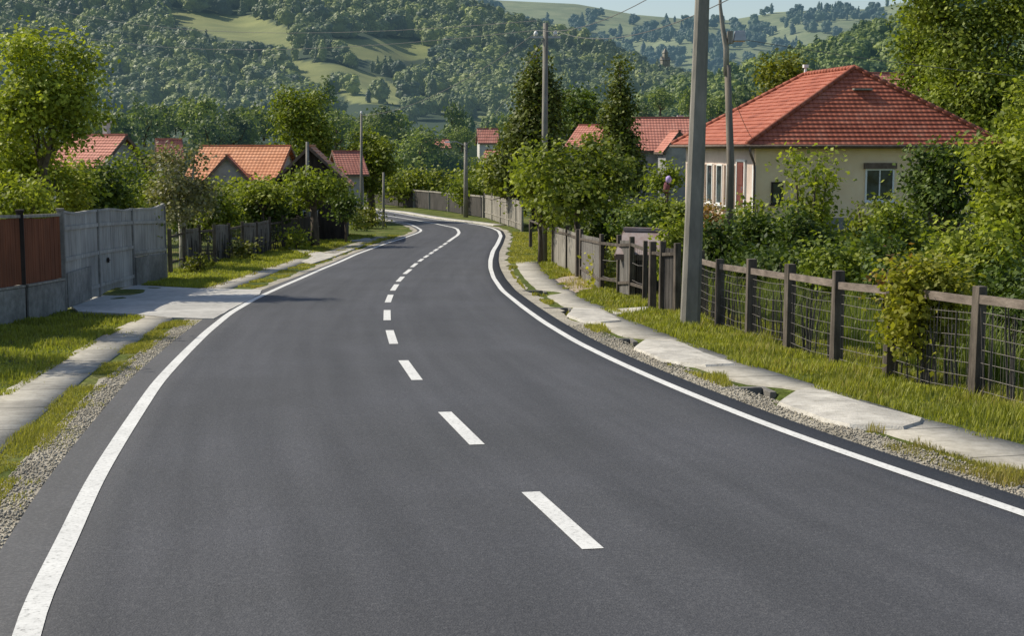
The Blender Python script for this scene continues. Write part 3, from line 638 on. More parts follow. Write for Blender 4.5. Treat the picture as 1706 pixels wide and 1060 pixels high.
for i in range(58):
    u=140+ (i*67.3)%790+rng.uniform(-12,12); row=i%3; Y=[235,285,350][row]*rng.uniform(.95,1.05)
    vb=[256,238,222][row]+rng.uniform(-6,6); hh=rng.uniform(34,62)*[1.15,1,.85][row]
    if 700<u<1000 and row==2: continue
    if 665<u<850: vb=max(vb,252); hh=min(hh,38)
    VT.append((u,vb-hh,vb,hh*rng.uniform(.95,1.35),Y,'r' if rng.random()<.5 else 'd'))
VT+= [(150,170,235,40,330,'t'),(545,120,170,30,420,'t'),(760,175,232,40,300,'d'),(1100,150,192,52,280,'r'),(1150,150,200,50,260,'r'),(1235,145,200,60,230,'d'),(1190,158,215,60,240,'r'),(1075,170,215,40,260,'d')]
lab={'r':'light green rounded tree in the valley behind the village roofs','d':'dark green rounded tree in the valley behind the village roofs','t':'narrow dark conifer in the valley behind the village roofs'}
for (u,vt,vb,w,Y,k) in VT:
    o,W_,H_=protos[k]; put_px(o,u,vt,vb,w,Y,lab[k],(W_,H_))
# ------------------------------------------------------------------ roofs & houses
def tiled(mb_list,A,B,C,D,rows,lift=.035):
    """roof plane A-B eave, D-C top (D above A). stepped tile courses"""
    A,B,C,D=[np.array(p,float) for p in(A,B,C,D)]; n=np.cross(B-A,(D if np.linalg.norm(D-A)>.01 else C)-A)
    if np.linalg.norm(C-A)>0 and np.linalg.norm(n)<1e-6: n=np.cross(B-A,C-A)
    n/=np.linalg.norm(n); 
    if n[2]<0: n=-n
    ex=(B-A)/np.linalg.norm(B-A); sl=np.linalg.norm(((D+C)/2-(A+B)/2))
    for i in range(rows):
        t0,t1=i/rows,(i+1)/rows; a=A+(D-A)*t0;b=B+(C-B)*t0;c=B+(C-B)*t1;d=A+(D-A)*t1
        vs=[a+n*lift,b+n*lift,c+n*.004,d+n*.004,a-n*.01,b-n*.01]
        uv=[(np.dot(p-A,ex),sl*t) for p,t in((a,t0),(b,t0),(c,t1),(d,t1),(a,t0),(b,t0))]
        mb_list.append((vs,[(0,1,2,3),(4,5,1,0)],uv))
def build_tiles(name,L,m,parent):
    V=[];Fc=[];UV=[]
    for vs,fs,uv in L:
        b=len(V); V+=[tuple(v) for v in vs]; Fc+=[tuple(b+i for i in f) for f in fs]; UV+=uv
    me=bpy.data.meshes.new(name); me.from_pydata(V,[],Fc); ul=me.uv_layers.new(name='UVMap')
    for l in me.loops: ul.data[l.index].uv=UV[l.vertex_index]
    return add(name,me,m,parent)
def window(parent,cx,cy,cz,w,h,rz,frame='white',name='window',mull=1,dark=False,depth=.08):
    """cx,cy on the wall surface in house coordinates, rz = facing (normal = -y rotated)"""
    mb=MB(); t=.07
    for (x,z,ww,hh) in((-w/2+t/2,0,t,h),(w/2-t/2,0,t,h),(0,h/2-t/2,w-2*t,t),(0,-h/2+t/2,w-2*t,t)): mb.box((x,0,z),(ww,depth,hh))
    for i in range(mull):
        x=-w/2+w*(i+1)/(mull+1); mb.box((x,0,0),(.05,depth*.8,h-2*t))
    o=mb.build(name,M[frame],parent,(cx,cy,cz),rz)
    p=MB().box((0,depth*.15,0),(w-2*t,.02,h-2*t)).build('pane',M['glass'],o)
    s=MB().box((0,-depth*.6,-h/2-.03),(w+.12,depth*1.6,.05)).build('sill',M[frame],o); return o
def gable_house(name,label,u,veave,vridge,wpx,Y,rz,length,walls,tiles,wallh=None,chim=None,wins=(),group=None,over=.35,half=None,gfront=False,rows=12):
    """ridge along local x; rz rotates. half-depth = half"""
    s=ppm(Y); pe=pt(u,veave,Y); pr=pt(u,vridge,Y); gzv=float(gz(pe[0],Y)); eh=pe[2]-gzv; rh=pr[2]-pe[2]; half=half or rh*1.4; Ln=length
    root=empty(name,(pe[0],Y,gzv),rz,label,'house',group)
    x0,x1=-Ln/2,Ln/2; y0,y1=-half,half; mb=MB()
    vs=[(x0,y0,-.5),(x1,y0,-.5),(x1,y1,-.5),(x0,y1,-.5),(x0,y0,eh),(x1,y0,eh),(x1,y1,eh),(x0,y1,eh),(x0,0,eh+rh-.06),(x1,0,eh+rh-.06)]
    mb.add(vs,[(0,1,5,4),(2,3,7,6),(1,2,6,9,5),(3,0,4,8,7)]); mb.build('wall',M[walls],root)
    k=over/half*rh; L=[]
    A=(x0-over,y0-over,eh-k);B=(x1+over,y0-over,eh-k);C=(x1+over,0,eh+rh);D=(x0-over,0,eh+rh)
    tiled(L,A,B,C,D,rows); tiled(L,(x1+over,y1+over,eh-k),(x0-over,y1+over,eh-k),D,C,rows)
    rf=build_tiles('roof',L,M[tiles],root)
    mb=MB(); mb.bar((x0-over,0,eh+rh+.03),(x1+over,0,eh+rh+.03),.22,.1)
    mb.build('ridge_cap',M[tiles],rf)
    mb=MB()
    for sx in(x0-over,x1+over):
        for sy in(-1,1): mb.bar((sx,sy*(half+over),eh-k-.08),(sx,0,eh+rh-.09),.06,.16)
    for sy in(-1,1): mb.bar((x0-over,sy*(half+over),eh-k-.07),(x1+over,sy*(half+over),eh-k-.07),.05,.14)
    mb.build('fascia',M['trim'],root)
    if chim:
        cx,cy,w,h=chim; zc=eh+rh*(1-abs(cy)/half); m2=MB().box((cx,cy,zc+h/2-.3),(w,w,h+.6)); m2.box((cx,cy,zc+h+.03),(w+.14,w+.14,.1)); m2.build('chimney',M['wallwhite'],rf)
    for (side,px,pz,w,h) in wins:
        if side=='f': window(root,px,y0-.02,pz,w,h,0)
        elif side=='l': window(root,x0-.02,px,pz,w,h,-math.pi/2)
        elif side=='r': window(root,x1+.02,px,pz,w,h,math.pi/2)
    return root
# orange house on the left, two roof bodies
gable_house('house','low orange tiled house with pale walls seen between the left garden trees',410,293,243,150,92,-.12,5.2,'wallwhite','tile_orange',half=3.2,wins=[('f',-1.6,1.5,1.,1.1),('f',1.2,1.5,1.,1.1)],chim=(1.6,.8,.3,.4))
gable_house('house','small grey gabled annex at the left end of the orange house',380,293,258,60,88,1.72,2.4,'wallgrey','tile_orange',half=1.15,wins=[('l',0,1.5,.6,.7)],over=.25)
gable_house('house','dark timber gabled house with orange brown roof beside the leaning garden tree',520,298,243,90,88,1.66,6,'wooddark','tile_orange',half=2.1,wins=[('l',0,1.4,.9,.9)],over=.4)
gable_house('house','red roofed house with pale chimney half hidden behind the big left tree',166,272,225,100,80,-.5,3.4,'wallgrey','tile_old',half=1.8,chim=(.3,.3,.3,.95),wins=[('f',1,1.3,.8,.9)])
gable_house('house','small dark red roofed outbuilding right of the chimney house',282,262,232,60,95,.3,1.2,'wallgrey','tile_old',half=1.2,over=.25)
gable_house('house','little red roofed house peeping between the timber house and round trees',578,284,252,70,112,.35,1.6,'wallgrey','tile_old',half=2.0)
gable_house('house','long old red tiled house with grey wall behind the conifers',1082,246,196,150,112,-.02,6.2,'wallgrey','tile_old',half=3.6,wins=[('f',.9,2.2,1,1.1),('f',3,2.2,1,1.1)],chim=(2.4,.6,.35,.5))
gable_house('house','short red tiled wing showing left of the pointed conifer',1000,240,208,60,118,-.5,3.2,'wallgrey','tile_old',half=2.4)
gable_house('house','small grey gabled porch building in front of the long old red roof',1124,246,218,40,106,1.7,2.4,'wallgrey','tile_old',half=.95,over=.25)
gable_house('house','brown roofed house showing behind the right end of the big red roof',1495,165,122,60,95,.2,6,'wallgrey','tile_old',half=2.5)
for i,(u,ve,vr,w,Y,r,lb) in enumerate([(812,236,214,30,190,.1,'distant pink roofed cottage directly below the green valley field'),(728,245,232,34,185,.2,'distant pink roofed cottage left of the lamp post top'),(824,268,250,26,170,-.2,'lower distant cottage beside the big conifer')]):
    gable_house('cottage',lb,u,ve,vr,w,Y,r,w/ppm(Y),'wallwhite','tile_old',half=2.,rows=5,over=.2)
def hut(name,label,cat,u,v,Y,w,h,rz,wall,roofm,roofh):
    p=pt(u,v,Y); r=empty(name,tuple(p),rz,label,cat); MB().box((0,0,h/2-1),(w,w*.6,h+2)).build('wall',M[wall],r)
    m=MB(); m.add([(-w*.56,-w*.36,h),(w*.56,-w*.36,h),(w*.56,0,h+roofh),(-w*.56,0,h+roofh),(w*.56,w*.36,h),(-w*.56,w*.36,h)],[(0,1,2,3),(3,2,4,5),(0,3,5),(1,4,2)]); m.build('roof',M[roofm],r); return r
hut('farm_building','long white farm building beside the bright field on the hillside','building',742,181,640,13,2.2,.1,'wallwhite','wallwhite',1.)
c=hut('church','tiny yellow church with a pointed tower far off among woods','church',1108,108,1200,7,4,.4,'paleboard','paleboard',3); 
MB().box((0,0,5),(3.4,3.4,10)).add([(-2.1,-2.1,9.8),(2.1,-2.1,9.8),(2.1,2.1,9.8),(-2.1,2.1,9.8),(0,0,14)],[(0,1,4),(1,2,4),(2,3,4),(3,0,4)]).build('tower',M['paleboard'],c)
hut('farm_building','small pale building on the wooded slope right of the distant church','building',1068,113,1150,8,3,.2,'wallwhite','tile_old',2)
hut('farm_building','pale shed half hidden in woods left of the tall conifer','building',795,98,900,7,2.5,.2,'wallwhite','sheet',1.2)
# ---- main house
TH=R_(9); W=11.1; Lh=11.4; q=2.8; eh_u=(1245,241); Yc=58.
pc=pt(1245,241,Yc); zg=-1.15; root=empty('house',(pc[0],pc[1],zg),TH,'large beige house with red hipped tile roof above the right hedge','house')
EZ=pc[2]-zg; RZ=EZ+3.2
L=[]; e0=(0,0,EZ);e1=(W,0,EZ);e2=(W,Lh,EZ);e3=(0,Lh,EZ);r0=(W/2,q,RZ);r1=(W/2,Lh-q,RZ)
tiled(L,e0,e1,r0,r0,19,.045); tiled(L,e3,e0,r0,r1,19,.045); tiled(L,e1,e2,r1,r0,19,.045); tiled(L,e2,e3,r1,r1,19,.045)
rf=build_tiles('roof',L,M['tile_red'],root)
mb=MB()
for a,b in((e0,r0),(e1,r0),(e2,r1),(e3,r1),(r0,r1)):
    a=np.array(a)+[0,0,.05];b=np.array(b)+[0,0,.05]; k=int(np.linalg.norm(b-a)/.35)
    for i in range(k):
        p=a+(b-a)*i/k; p2=a+(b-a)*(i+1.08)/k; mb.tube([p,p2],[.12,.095],8)
mb.build('ridge_tiles',M['tile_red'],rf,sm=True)
MB().box((W/2,1.9,RZ-.90),(.8,.3,.07)).build('roof_vent',M['paleboard'],rf)
mb=MB().tube([(W/2,Lh-q,RZ),(W/2,Lh-q,RZ+.35)],[.09,.05],8); mb.box((W/2,Lh-q,RZ+.4),(.22,.22,.14)); mb.build('finial',M['ceramic'],rf)
mb=MB(); mb.box((W/2,.03,EZ-.07),(W,.05,.16)); mb.box((.03,Lh/2,EZ-.07),(.05,Lh-.1,.16)); mb.box((W-.03,Lh/2,EZ-.07),(.05,Lh-.1,.16)); mb.build('fascia',M['trim'],root)
MB().box((W/2,Lh/2,EZ-.13),(W-.12,Lh-.12,.03)).build('soffit',M['trim'],root)
gm=MB(); gm.tube([(-.06,-.06,EZ-.05),(W+.06,-.06,EZ-.07)],.06,8); gm.tube([(-.06,-.06,EZ-.05),(-.06,Lh,EZ-.07)],.06,8); gut=gm.build('gutter',M['trim'],root,sm=True)
o_=.55; dp=MB().tube([(.1,-.02,EZ-.1),(.15,.05,EZ-.35),(.45,.42,EZ-.75),(.47,.44,EZ-1.1),(.47,.44,0)],.05,8); dp.build('downpipe',M['trim'],gut,sm=True)
x0,y0,x1,y1=o_,o_,W-o_,Lh-o_
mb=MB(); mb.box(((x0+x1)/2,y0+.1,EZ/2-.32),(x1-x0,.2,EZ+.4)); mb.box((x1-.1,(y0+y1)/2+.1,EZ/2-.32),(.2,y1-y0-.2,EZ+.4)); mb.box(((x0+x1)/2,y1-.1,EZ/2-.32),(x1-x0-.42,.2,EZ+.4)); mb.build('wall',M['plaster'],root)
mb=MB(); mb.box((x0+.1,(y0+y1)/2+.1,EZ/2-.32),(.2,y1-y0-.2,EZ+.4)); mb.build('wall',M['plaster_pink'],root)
MB().box((x0-.03,y0+.1,1.6),(.05,.35,2.7)).build('corner_strip',M['white'],root)
window(root,x0+5.3,y0-.02,EZ-1.65,1.25,1.35,0,mull=1)
MB().box((x0+5.3,y0-.06,EZ-.86),(1.4,.14,.24)).build('shutter_box',M['trim'],root)
window(root,x0+.92,y0-.02,EZ-1.95,.5,.9,0,frame='wooddark',mull=0)
MB().box((x0+3.5,y0-.015,.35),(x1-x0-1,.03,.9)).build('plinth',M['plinth'],root)
d=MB().box((0,0,0),(.95,.06,2.1)).box((0,-.03,.5),(.6,.04,.8)).build('door',M['reddoor'],root,(x0-.03,y0+1.75,2.0),-math.pi/2)
mb=MB(); 
for (x,z,w,h) in((-.53,0,.1,2.2),(.53,0,.1,2.2),(0,1.12,1.16,.1)): mb.box((x,0,z),(w,.12,h))
mb.build('door_frame',M['white'],d); MB().tube([(.36,-.09,-.1),(.36,-.09,.05)],.02,6).build('handle',M['metal'],d)
for i in range(5): window(root,x0-.03,y0+3.3+i*1.45,EZ-1.72,.82,1.75,-math.pi/2,mull=0)
mb=MB()
for i in range(6): mb.box((x0-.05,y0+2.58+i*1.45,1.6),(.10,.16,2.6))
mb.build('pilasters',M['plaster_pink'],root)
# ---- small shed roof
gable_house('shed','low garden shed with grey sheet roof and red fascia behind the paling fence',1076,414,384,70,43,-.35,.95,'wooddark','rust',half=.75,over=.2,rows=1)
# ------------------------------------------------------------------ poles
def gbase(u,v): x,y=at(u,v); return x,y,float(gz(x,y))
x,y,z=gbase(1149,545); H=9.5; r=empty('utility_pole',(x,y,z),0,'thick square concrete utility pole nearest on the right verge, running out of frame','utility pole')
mb=MB(); 
a=.17; sec=[]
vs=[];fs=[];nl=14
prof_=[(-.21,-.10),(-.13,-.19),(.13,-.19),(.21,-.12),(.21,.15),(-.21,.15)]
for i in range(nl):
    t=i/(nl-1); k=1-.42*t; lean=.22*t
    for (px,py) in prof_: vs.append((px*k+lean,py*k,-.3+(H+.3)*t))
n=len(prof_)
for i in range(nl-1):
    for k in range(n): a=i*n+k;b=i*n+(k+1)%n; fs.append((a,b,b+n,a+n))
fs.append(tuple((nl-1)*n+k for k in range(n))); mb.add(vs,fs); sh=mb.build('shaft',M['pole'],r)
m=MB(); 
for zz in(8.1,8.8): m.box((.2,-.02,zz),(1.6,.1,.1))
m.build('crossarm',M['metal'],r)
def pole(name,label,cat,u,vb,vt,Y,r0,r1,mt,arms=True,insul=(),lean=0,group=None,lamp=None,n=10):
    b=pt(u,vb,Y); t=pt(u+lean,vt,Y); gzv=float(gz(b[0],Y)); H=t[2]-gzv; r=empty(name,(b[0],Y,gzv),0,label,cat,group); dx=t[0]-b[0]
    MB().tube([(0,0,-.3),(dx*.5,0,H*.5),(dx,0,H)],[r0,(r0+r1)/2,r1],n).build('shaft',M[mt],r,sm=True)
    if arms: MB().box((dx,0,H-.6),(1.3,.09,.09)).build('crossarm',M['metal'],r)
    for (ix,iz) in insul: MB().tube([(dx+ix,0,H+iz),(dx+ix,0,H+iz+.1),(dx+ix,0,H+iz+.22)],[.07,.1,.04],8).build('insulator',M['ceramic'],r,sm=True)
    if lamp:
        lx,lz=lamp; MB().tube([(dx,0,H-.3),(dx+lx*.5,-.1,H-.3+lz),(dx+lx,-.2,H-.3+lz)],.04,6).build('lamp_arm',M['metal'],r); MB().box((dx+lx,-.25,H-.33+lz),(.55,.22,.12),taper=.7).build('lamp_head',M['ceramic'],r,bev=.02)
    return r,np.array([b[0]+dx,Y,gzv+H])
r1,t1=pole('utility_pole','slim grey utility pole with white insulators standing behind the leafy verge tree','utility pole',906,447,38,63,.15,.11,'pole',insul=[(-.42,-.55),(.42,-.55)],lean=3)
r2,t2=pole('street_lamp','short grey lamp pole on the outside of the road bend','street lamp',776,361,237,128,.22,.15,'pole',arms=False,lamp=(-1.6,.35))
r3,t3=pole('utility_pole','thin greenish pole in the grass inside the road bend','utility pole',602,379,190,104,.12,.08,'pole',arms=False,insul=[(0,.0)])
r4,t4=pole('marker_post','short pale post right of the thin pole inside the bend','post',639,376,287,106,.11,.08,'pole',arms=False)
r5,t5=pole('utility_pole','pale pole standing in front of the dark timber gable','utility pole',512,350,236,84,.13,.09,'pole',arms=False)
# thin pole with lamp near the house
b=pt(1214,445,50); gv=float(gz(b[0],50)); t=pt(1212,108,50); r=empty('utility_pole',(b[0],50,gv),0,'thin dark wooden pole with a pale lamp bracket left of the red roofed house','utility pole')
MB().tube([(0,0,-.2),(0,0,(t[2]-gv)*.5),(t[0]-b[0],0,t[2]-gv)],[.15,.13,.11],10).build('shaft',M['pole_timber'],r,sm=True)
def rel(u,v): q=pt(u,v,50); return (q[0]-b[0],0,q[2]-gv)
MB().tube([rel(1210,125),rel(1210,80),rel(1204,45),rel(1200,10),rel(1199,-30)],[.10,.10,.08,.055,.045],8).build('mast',M['paleboard'],r,sm=True)
lb=MB().tube([rel(1209,72),rel(1222,70)],[.05,.05],6); q=rel(1216,62); lb.box((q[0],0,q[2]),(.16,.3,.42)); lb.build('lamp_arm',M['paleboard'],r)
q=rel(1232,60); MB().box((q[0],0,q[2]),(.42,.4,.36),taper=.8).build('transformer_box',M['metal'],r,bev=.03)
t6=np.array([t[0],50,t[2]])
def wire(label,a,b,sag,rad=.012,n=16):
    a=np.array(a);b=np.array(b); mb=MB(); mb.tube([a+(b-a)*i/n-np.array([0,0,sag*4*(i/n)*(1-i/n)]) for i in range(n+1)],rad,5); o=mb.build('power_line',M['cable']); tag(o,label,'cable')
wire('upper overhead wire from the near thick pole to the slim insulated pole',(4.2,33,6.6),t1+[-.4,0,-.3],.5)
wire('lower overhead wire from the near thick pole to the slim insulated pole',(4.9,33,5.9),t1+[.4,0,-.3],.6)
wire('overhead wire from the slim insulated pole to the bend lamp pole',t1+[0,0,-.5],t2+[0,0,-.2],.6,.014)
wire('overhead wire from the slim insulated pole to the thin bend pole',t1+[-.4,0,-.4],t3+[0,0,-.1],.8,.014)
wire('overhead wire from the thin house pole to the eave of the red roof',t6+[0,0,-.4],(pc[0]+.4,pc[1]+1,2.8),.2,.01)
wire('overhead wire crossing to the upper left over the wooded hill',t1+[-.4,0,.1],(-55,150,19),2.2,.012)
wire('lower overhead wire crossing to the left over the wooded hill',t1+[-.4,0,-.3],(-55,150,16.5),2.2,.012)
wire('overhead wire leaving the thin house pole over the roof to the right',t6+[.3,0,.9],(38,70,5.5),.6,.012)
# ------------------------------------------------------------------ fences, left
def line(px): return [np.array(at(*p)) for p in px]
def panelrun(root,A,B,z0,z1,thick,m,name,boardw=.16,gap=.012,offz=None):
    """vertical boards between world points A,B from height z0 to z1 above ground"""
    A=np.array(A);B=np.array(B); Ln=np.hypot(*(B-A)); k=max(2,int(Ln/boardw)); mb=MB(); rz=math.atan2(B[1]-A[1],B[0]-A[0])
    for i in range(k):
        t=(i+.5)/k; p=A+(B-A)*t; g0=float(gz(*p)); top=z1(t) if callable(z1) else z1
        h=top-z0; mb.box((p[0]-root.location[0],p[1]-root.location[1],g0+z0+h/2-root.location[2]),(Ln/k-gap,thick*random.uniform(.8,1.2),h+random.uniform(-.01,.01)),rz)
    return mb.build(name,m,root)
W0=line([(-140,575),(-60,552),(40,531),(106,517)])
z0=float(gz(*W0[3])); fr=empty('wooden_fence',(W0[3][0],W0[3][1],z0),0,'reddish brown board fence on a concrete base at the left edge','fence')
def rl(root,p,h=0): return (p[0]-root.location[0],p[1]-root.location[1],float(gz(*p))+h-root.location[2])
for i in range(3):
    a,b=W0[i],W0[i+1]; d=(b-a)/np.hypot(*(b-a)); a2=a+d*.1;b2=b-d*.1
    panelrun(fr,a2,b2,.86,2.42,.035,M['brown'],'board_panel',.15)
    mb=MB(); mb.bar(rl(fr,a2,2.46),rl(fr,b2,2.46),.10,.07); mb.bar(rl(fr,a2,.82),rl(fr,b2,.82),.22,.05); mb.build('rail',M['brown'] if 0 else M['paleboard'],fr)
    mb=MB(); mb.bar(rl(fr,a2,.3),rl(fr,b2,.3),.18,.96); mb.build('base_wall',M['plinth'],fr)
for p in W0:
    q=rl(fr,p,1.25); MB().box(q,(.16,.16,2.62),.3).box((q[0],q[1],q[2]+1.34),(.2,.2,.06),.3).build('post',M['plinth'] if p is W0[3] else M['wooddark'],fr,bev=.01)
W1=line([(108,516),(165,497),(222,478),(276,463)])
gt=empty('yard_gate',(W1[0][0],W1[0][1],z0),0,'weathered grey board gate and wall beside the brown fence','gate')
tops=[2.52,2.48,2.50,2.62]
for i in range(3):
    a,b=W1[i],W1[i+1]; d=(b-a)/np.hypot(*(b-a)); a2=a+d*.09;b2=b-d*.09; t0,t1_=tops[i],tops[i+1]
    f=lambda t,t0=t0,t1_=t1_,i=i: t0+(t1_-t0)*t-.05*math.sin(math.pi*t)+(.10*t*t if i==2 else 0)
    low=.06 if i<2 else .95
    pn=panelrun(gt,a2,b2,low,f,.04,M['gatewood'],'gate_leaf' if i<2 else 'board_panel',.2)
    mb=MB(); 
    for k in range(6): t=k/6;u=(k+1)/6; mb.bar(rl(gt,a2+(b2-a2)*t,f(t)+.02),rl(gt,a2+(b2-a2)*u,f(u)+.02),.10,.06)
    for hh in ((.35,1.3,2.1) if i<2 else (1.1,2.1)): mb.bar(np.array(rl(gt,a2,hh))+[.05,-.02,0],np.array(rl(gt,b2,hh))+[.05,-.02,0],.04,.1)
    mb.build('rail',M['gatewood'],gt)
    if i==2: MB().bar(rl(gt,a2,.42),rl(gt,b2,.42),.2,1.05).build('base_wall',M['plinth'],gt)
    if i==0:
        mb=MB().bar(np.array(rl(gt,a2,.5))+[.07,0,0],np.array(rl(gt,a2+(b2-a2)*.7,.5))+[.07,0,0],.03,.9); mb.build('kick_panel',M['plinth'],gt)
    if i==1:
        q=rl(gt,a2+(b2-a2)*.22,.98); MB().box((q[0]+.06,q[1],q[2]),(.05,.16,.14),.3).tube([(q[0]+.1,q[1],q[2]),(q[0]+.1,q[1]-.14,q[2])],.02,6).build('handle',M['wooddark'],pn)
for j,p in enumerate(W1):
    q=rl(gt,p,tops[j]/2); MB().box(q,(.13,.16,tops[j]+.14),.2).build('post',M['plinth'],gt,bev=.01)
# left wire/wood garden fences beyond the gate
def post_fence(name,label,px,h,pm,rm,postw=.1,rails=(.3,1.0),boards=None,bm=None,rr=(.06,.08),cat='fence',mesh=None,hs=None,toprail=True,jit=.04,sticks=False):
    Wd=line(px); root=empty(name,(Wd[0][0],Wd[0][1],float(gz(*Wd[0]))),0,label,cat)
    for i,p in enumerate(Wd):
        hh=(hs[i] if hs else h)*random.uniform(.96,1.05); q=rl(root,p,hh/2-.1); MB().box(q,(postw*random.uniform(.9,1.15),postw,hh+.2),random.uniform(-.15,.15)+.2,taper=.93,jit=.012).build('post',pm,root,bev=.008)
    for rh in rails:
        mb=MB()
        for i in range(len(Wd)-1):
            a,b=rl(root,Wd[i],rh+random.uniform(-jit,jit)),rl(root,Wd[i+1],rh+random.uniform(-jit,jit)); a=np.array(a)+[-.02,-.05,0]; b=np.array(b)+[-.02,-.05,0]; mb.bar(a,b,*rr)
        mb.build('rail',rm,root)
    if boards:
        for i in range(len(Wd)-1):
            if boards is True or i in boards: panelrun(root,Wd[i]+(Wd[i+1]-Wd[i])*.04,Wd[i+1]-(Wd[i+1]-Wd[i])*.04,.05,h*.93,.025,bm,'board_panel',.14,.02)
    if mesh:
        for i in range(len(Wd)-1):
            mb=MB(); a=Wd[i];b=Wd[i+1]
            for hh in mesh[0]: 
                s=random.uniform(.01,.05); pa=np.array(rl(root,a,hh));pb=np.array(rl(root,b,hh+random.uniform(-.03,.03))); pm_=(pa+pb)/2-np.array([0,0,s]); mb.tube([pa,pm_,pb],mesh[2],4,False)
            n=max(2,int(np.hypot(*(b-a))/mesh[1]))
            for k in range(1,n):
                p=a+(b-a)*k/n; q0=np.array(rl(root,p,.03));q1=np.array(rl(root,p,mesh[0][-1])); q0[:2]+=rng.normal(size=2)*.015; mb.tube([q0,q1],mesh[2]*.6,3,False)
            mb.build('wire_mesh',M['wire'],root)
            if sticks and int(np.hypot(*(b-a))/.17)>12:
                mb=MB()
                for k in range(int(np.hypot(*(b-a))/.17)):
                    p=a+(b-a)*rng.uniform(.03,.97); q0=np.array(rl(root,p,-.05)); hh=rng.uniform(.7,1.35); q1=np.array(rl(root,p,hh)); q1[:2]+=rng.normal(size=2)*.07; off_=np.array([.06,.03,0]); mb.tube([q0+off_,(q0+q1)/2+off_+rng.normal(size=3)*.02,q1+off_],[.018,.014,.009],5,False)
                mb.build('brushwood',M['darkboard'],root)['kind']='stuff'
    return root
post_fence('garden_fence','low old paling fence with gaps right of the grey gate',[(284,455),(308,450),(333,445),(358,440),(382,434),(405,428),(428,423),(450,418),(472,414)],1.72,M['post'],M['post'],.15,(.45,1.45),boards=[1,3,5,6],bm=M['board'],sticks=True,mesh=([.4,1.,1.4],.25,.012))
post_fence('garden_fence','dark board fence between the vine arch and the leafy trunk',[(475,413),(497,408),(520,403),(541,397)],1.55,M['post'],M['post'],.14,(1.45,),boards=True,bm=M['darkboard'])
post_fence('wooden_fence','dark board fence with pale posts along the far outside of the bend',[(582,336),(612,338),(640,341),(664,344),(690,346),(716,349),(748,353),(770,357),(806,363)],2.0,M['pole'],M['paleboard'],.22,(1.85,),boards=True,bm=M['darkboard'],rr=(.08,.14))
post_fence('wooden_fence','pale vertical board fence curving along the right side of the bend',[(808,363),(820,367),(834,372),(848,377),(860,381),(870,386)],2.2,M['paleboard'],M['paleboard'],.16,(.5,1.8),boards=True,bm=M['paleboard'])
post_fence('wooden_fence','board fence with one bright pale panel beside the brown dirt patch',[(884,412),(905,425),(922,440),(945,452),(962,462)],1.75,M['post'],M['post'],.15,(1.45,),boards=[2,3],bm=M['paleboard'])
post_fence('garden_fence','grey paling fence between the leafy verge tree and garden shed',[(968,466),(1002,487),(1031,492),(1052,496),(1074,505)],1.75,M['post'],M['post'],.13,(.4,1.5),boards=[0,2],bm=M['board'],mesh=([.5,1.,1.5],.3,.008))
post_fence('garden_fence','short dark fence with wooden panel just left of the near thick pole',[(1086,516),(1103,518),(1127,521)],1.75,M['post'],M['post'],.16,(1.5,),boards=[1],bm=M['darkboard'],cat='fence')
post_fence('wire_fence','dark wooden post and wire fence with top rail along the near right verge',[(1165,532),(1198,545),(1250,562),(1314,580),(1393,607),(1482,628),(1625,663),(1790,708),(1960,760)],1.56,M['post'],M['rail'],.17,(1.36,),rr=(.04,.12),mesh=([.12,.30,.5,.68,.86,1.05,1.2],.10,.0055),jit=.02,sticks=True)
# ------------------------------------------------------------------ planting
PL=plant
PL('tree','tall airy green tree behind the brown fence at the left edge','tree',62,42,330,270,43,'bright','open',lp=9,dens=1.15,tr=.17)
PL('tree','dark leafy tree filling the left edge below the airy tree','tree',-5,150,400,200,47,'mid','round',lp=9,tr=.2)
PL('shrub','bright green bush peeping over the brown fence','shrub',30,295,420,130,40,'bright','bush',lp=9)
PL('shrub','dark green bush between the airy tree and the grey gate','shrub',150,268,420,150,50,'dark','bush',lp=8)
PL('shrub','leafy shrub covering the grey gable of the chimney house','shrub',214,236,420,86,70,'mid','bush',lp=7)
PL('shrub','yellow green bush rising above the grey gate','shrub',205,300,430,110,51,'bright','bush',lp=8,dens=.9)
PL('shrub','small lime shrub behind the brown fence post','shrub',118,318,430,70,43,'vine','bush',lp=8)
PL('tree','pale blossoming tree with forked whitish trunk beside the grey gate','tree',300,240,368,150,58,'pale','open',lp=7,bark='bark_pale',tr=.17,fork=2.2,dens=.75)
PL('shrub','dark shrubs behind the pale forked tree','shrub',255,285,400,110,66,'mid','bush',lp=7)
PL('shrub','leafy shrub between pale forked tree and vine arch','shrub',358,300,425,90,72,'mid','bush',lp=7)
PL('shrub','dark garden shrub mass behind the low paling fence','shrub',320,330,430,110,74,'dark','bush',lp=7)
PL('shrub','yellow green garden shrub in front of the orange house','shrub',400,300,400,80,82,'bright','bush',lp=7)
PL('shrub','dark shrub filling the gap left of the timber gable','shrub',462,290,400,70,84,'dark','bush',lp=7)
PL('shrub','round weedy shrub at the foot of the paling fence','shrub',330,428,455,34,56,'olive','bush',lp=7)
PL('climber','bushy vine arch over a dark garden entrance','climber',436,305,418,92,76,'dark','bush',lp=7,dens=1.3)
PL('climber','light green leafy top draped over the vine arch','climber',436,303,350,96,75,'bright','flat',lp=7)
PL('tree','leafy green tree with dark trunk beside the left footpath','tree',522,282,356,112,78,'mid','round',lp=7,tr=.22,dens=1.1)
PL('shrub','small round green shrub at the dark board fence','shrub',493,383,415,40,74,'bright','bush',lp=6)
PL('shrub','weedy shrub at the foot of the vine arch','shrub',408,402,436,36,64,'olive','bush',lp=7)
PL('shrub','leafy shrub hiding the foot of the timber gable','shrub',575,318,380,50,82,'dark','bush',lp=6)
PL('tree','tall olive green tree rising behind the timber gable','tree',505,148,300,112,118,'mid','round',lp=6,tr=.3,dens=1.2)
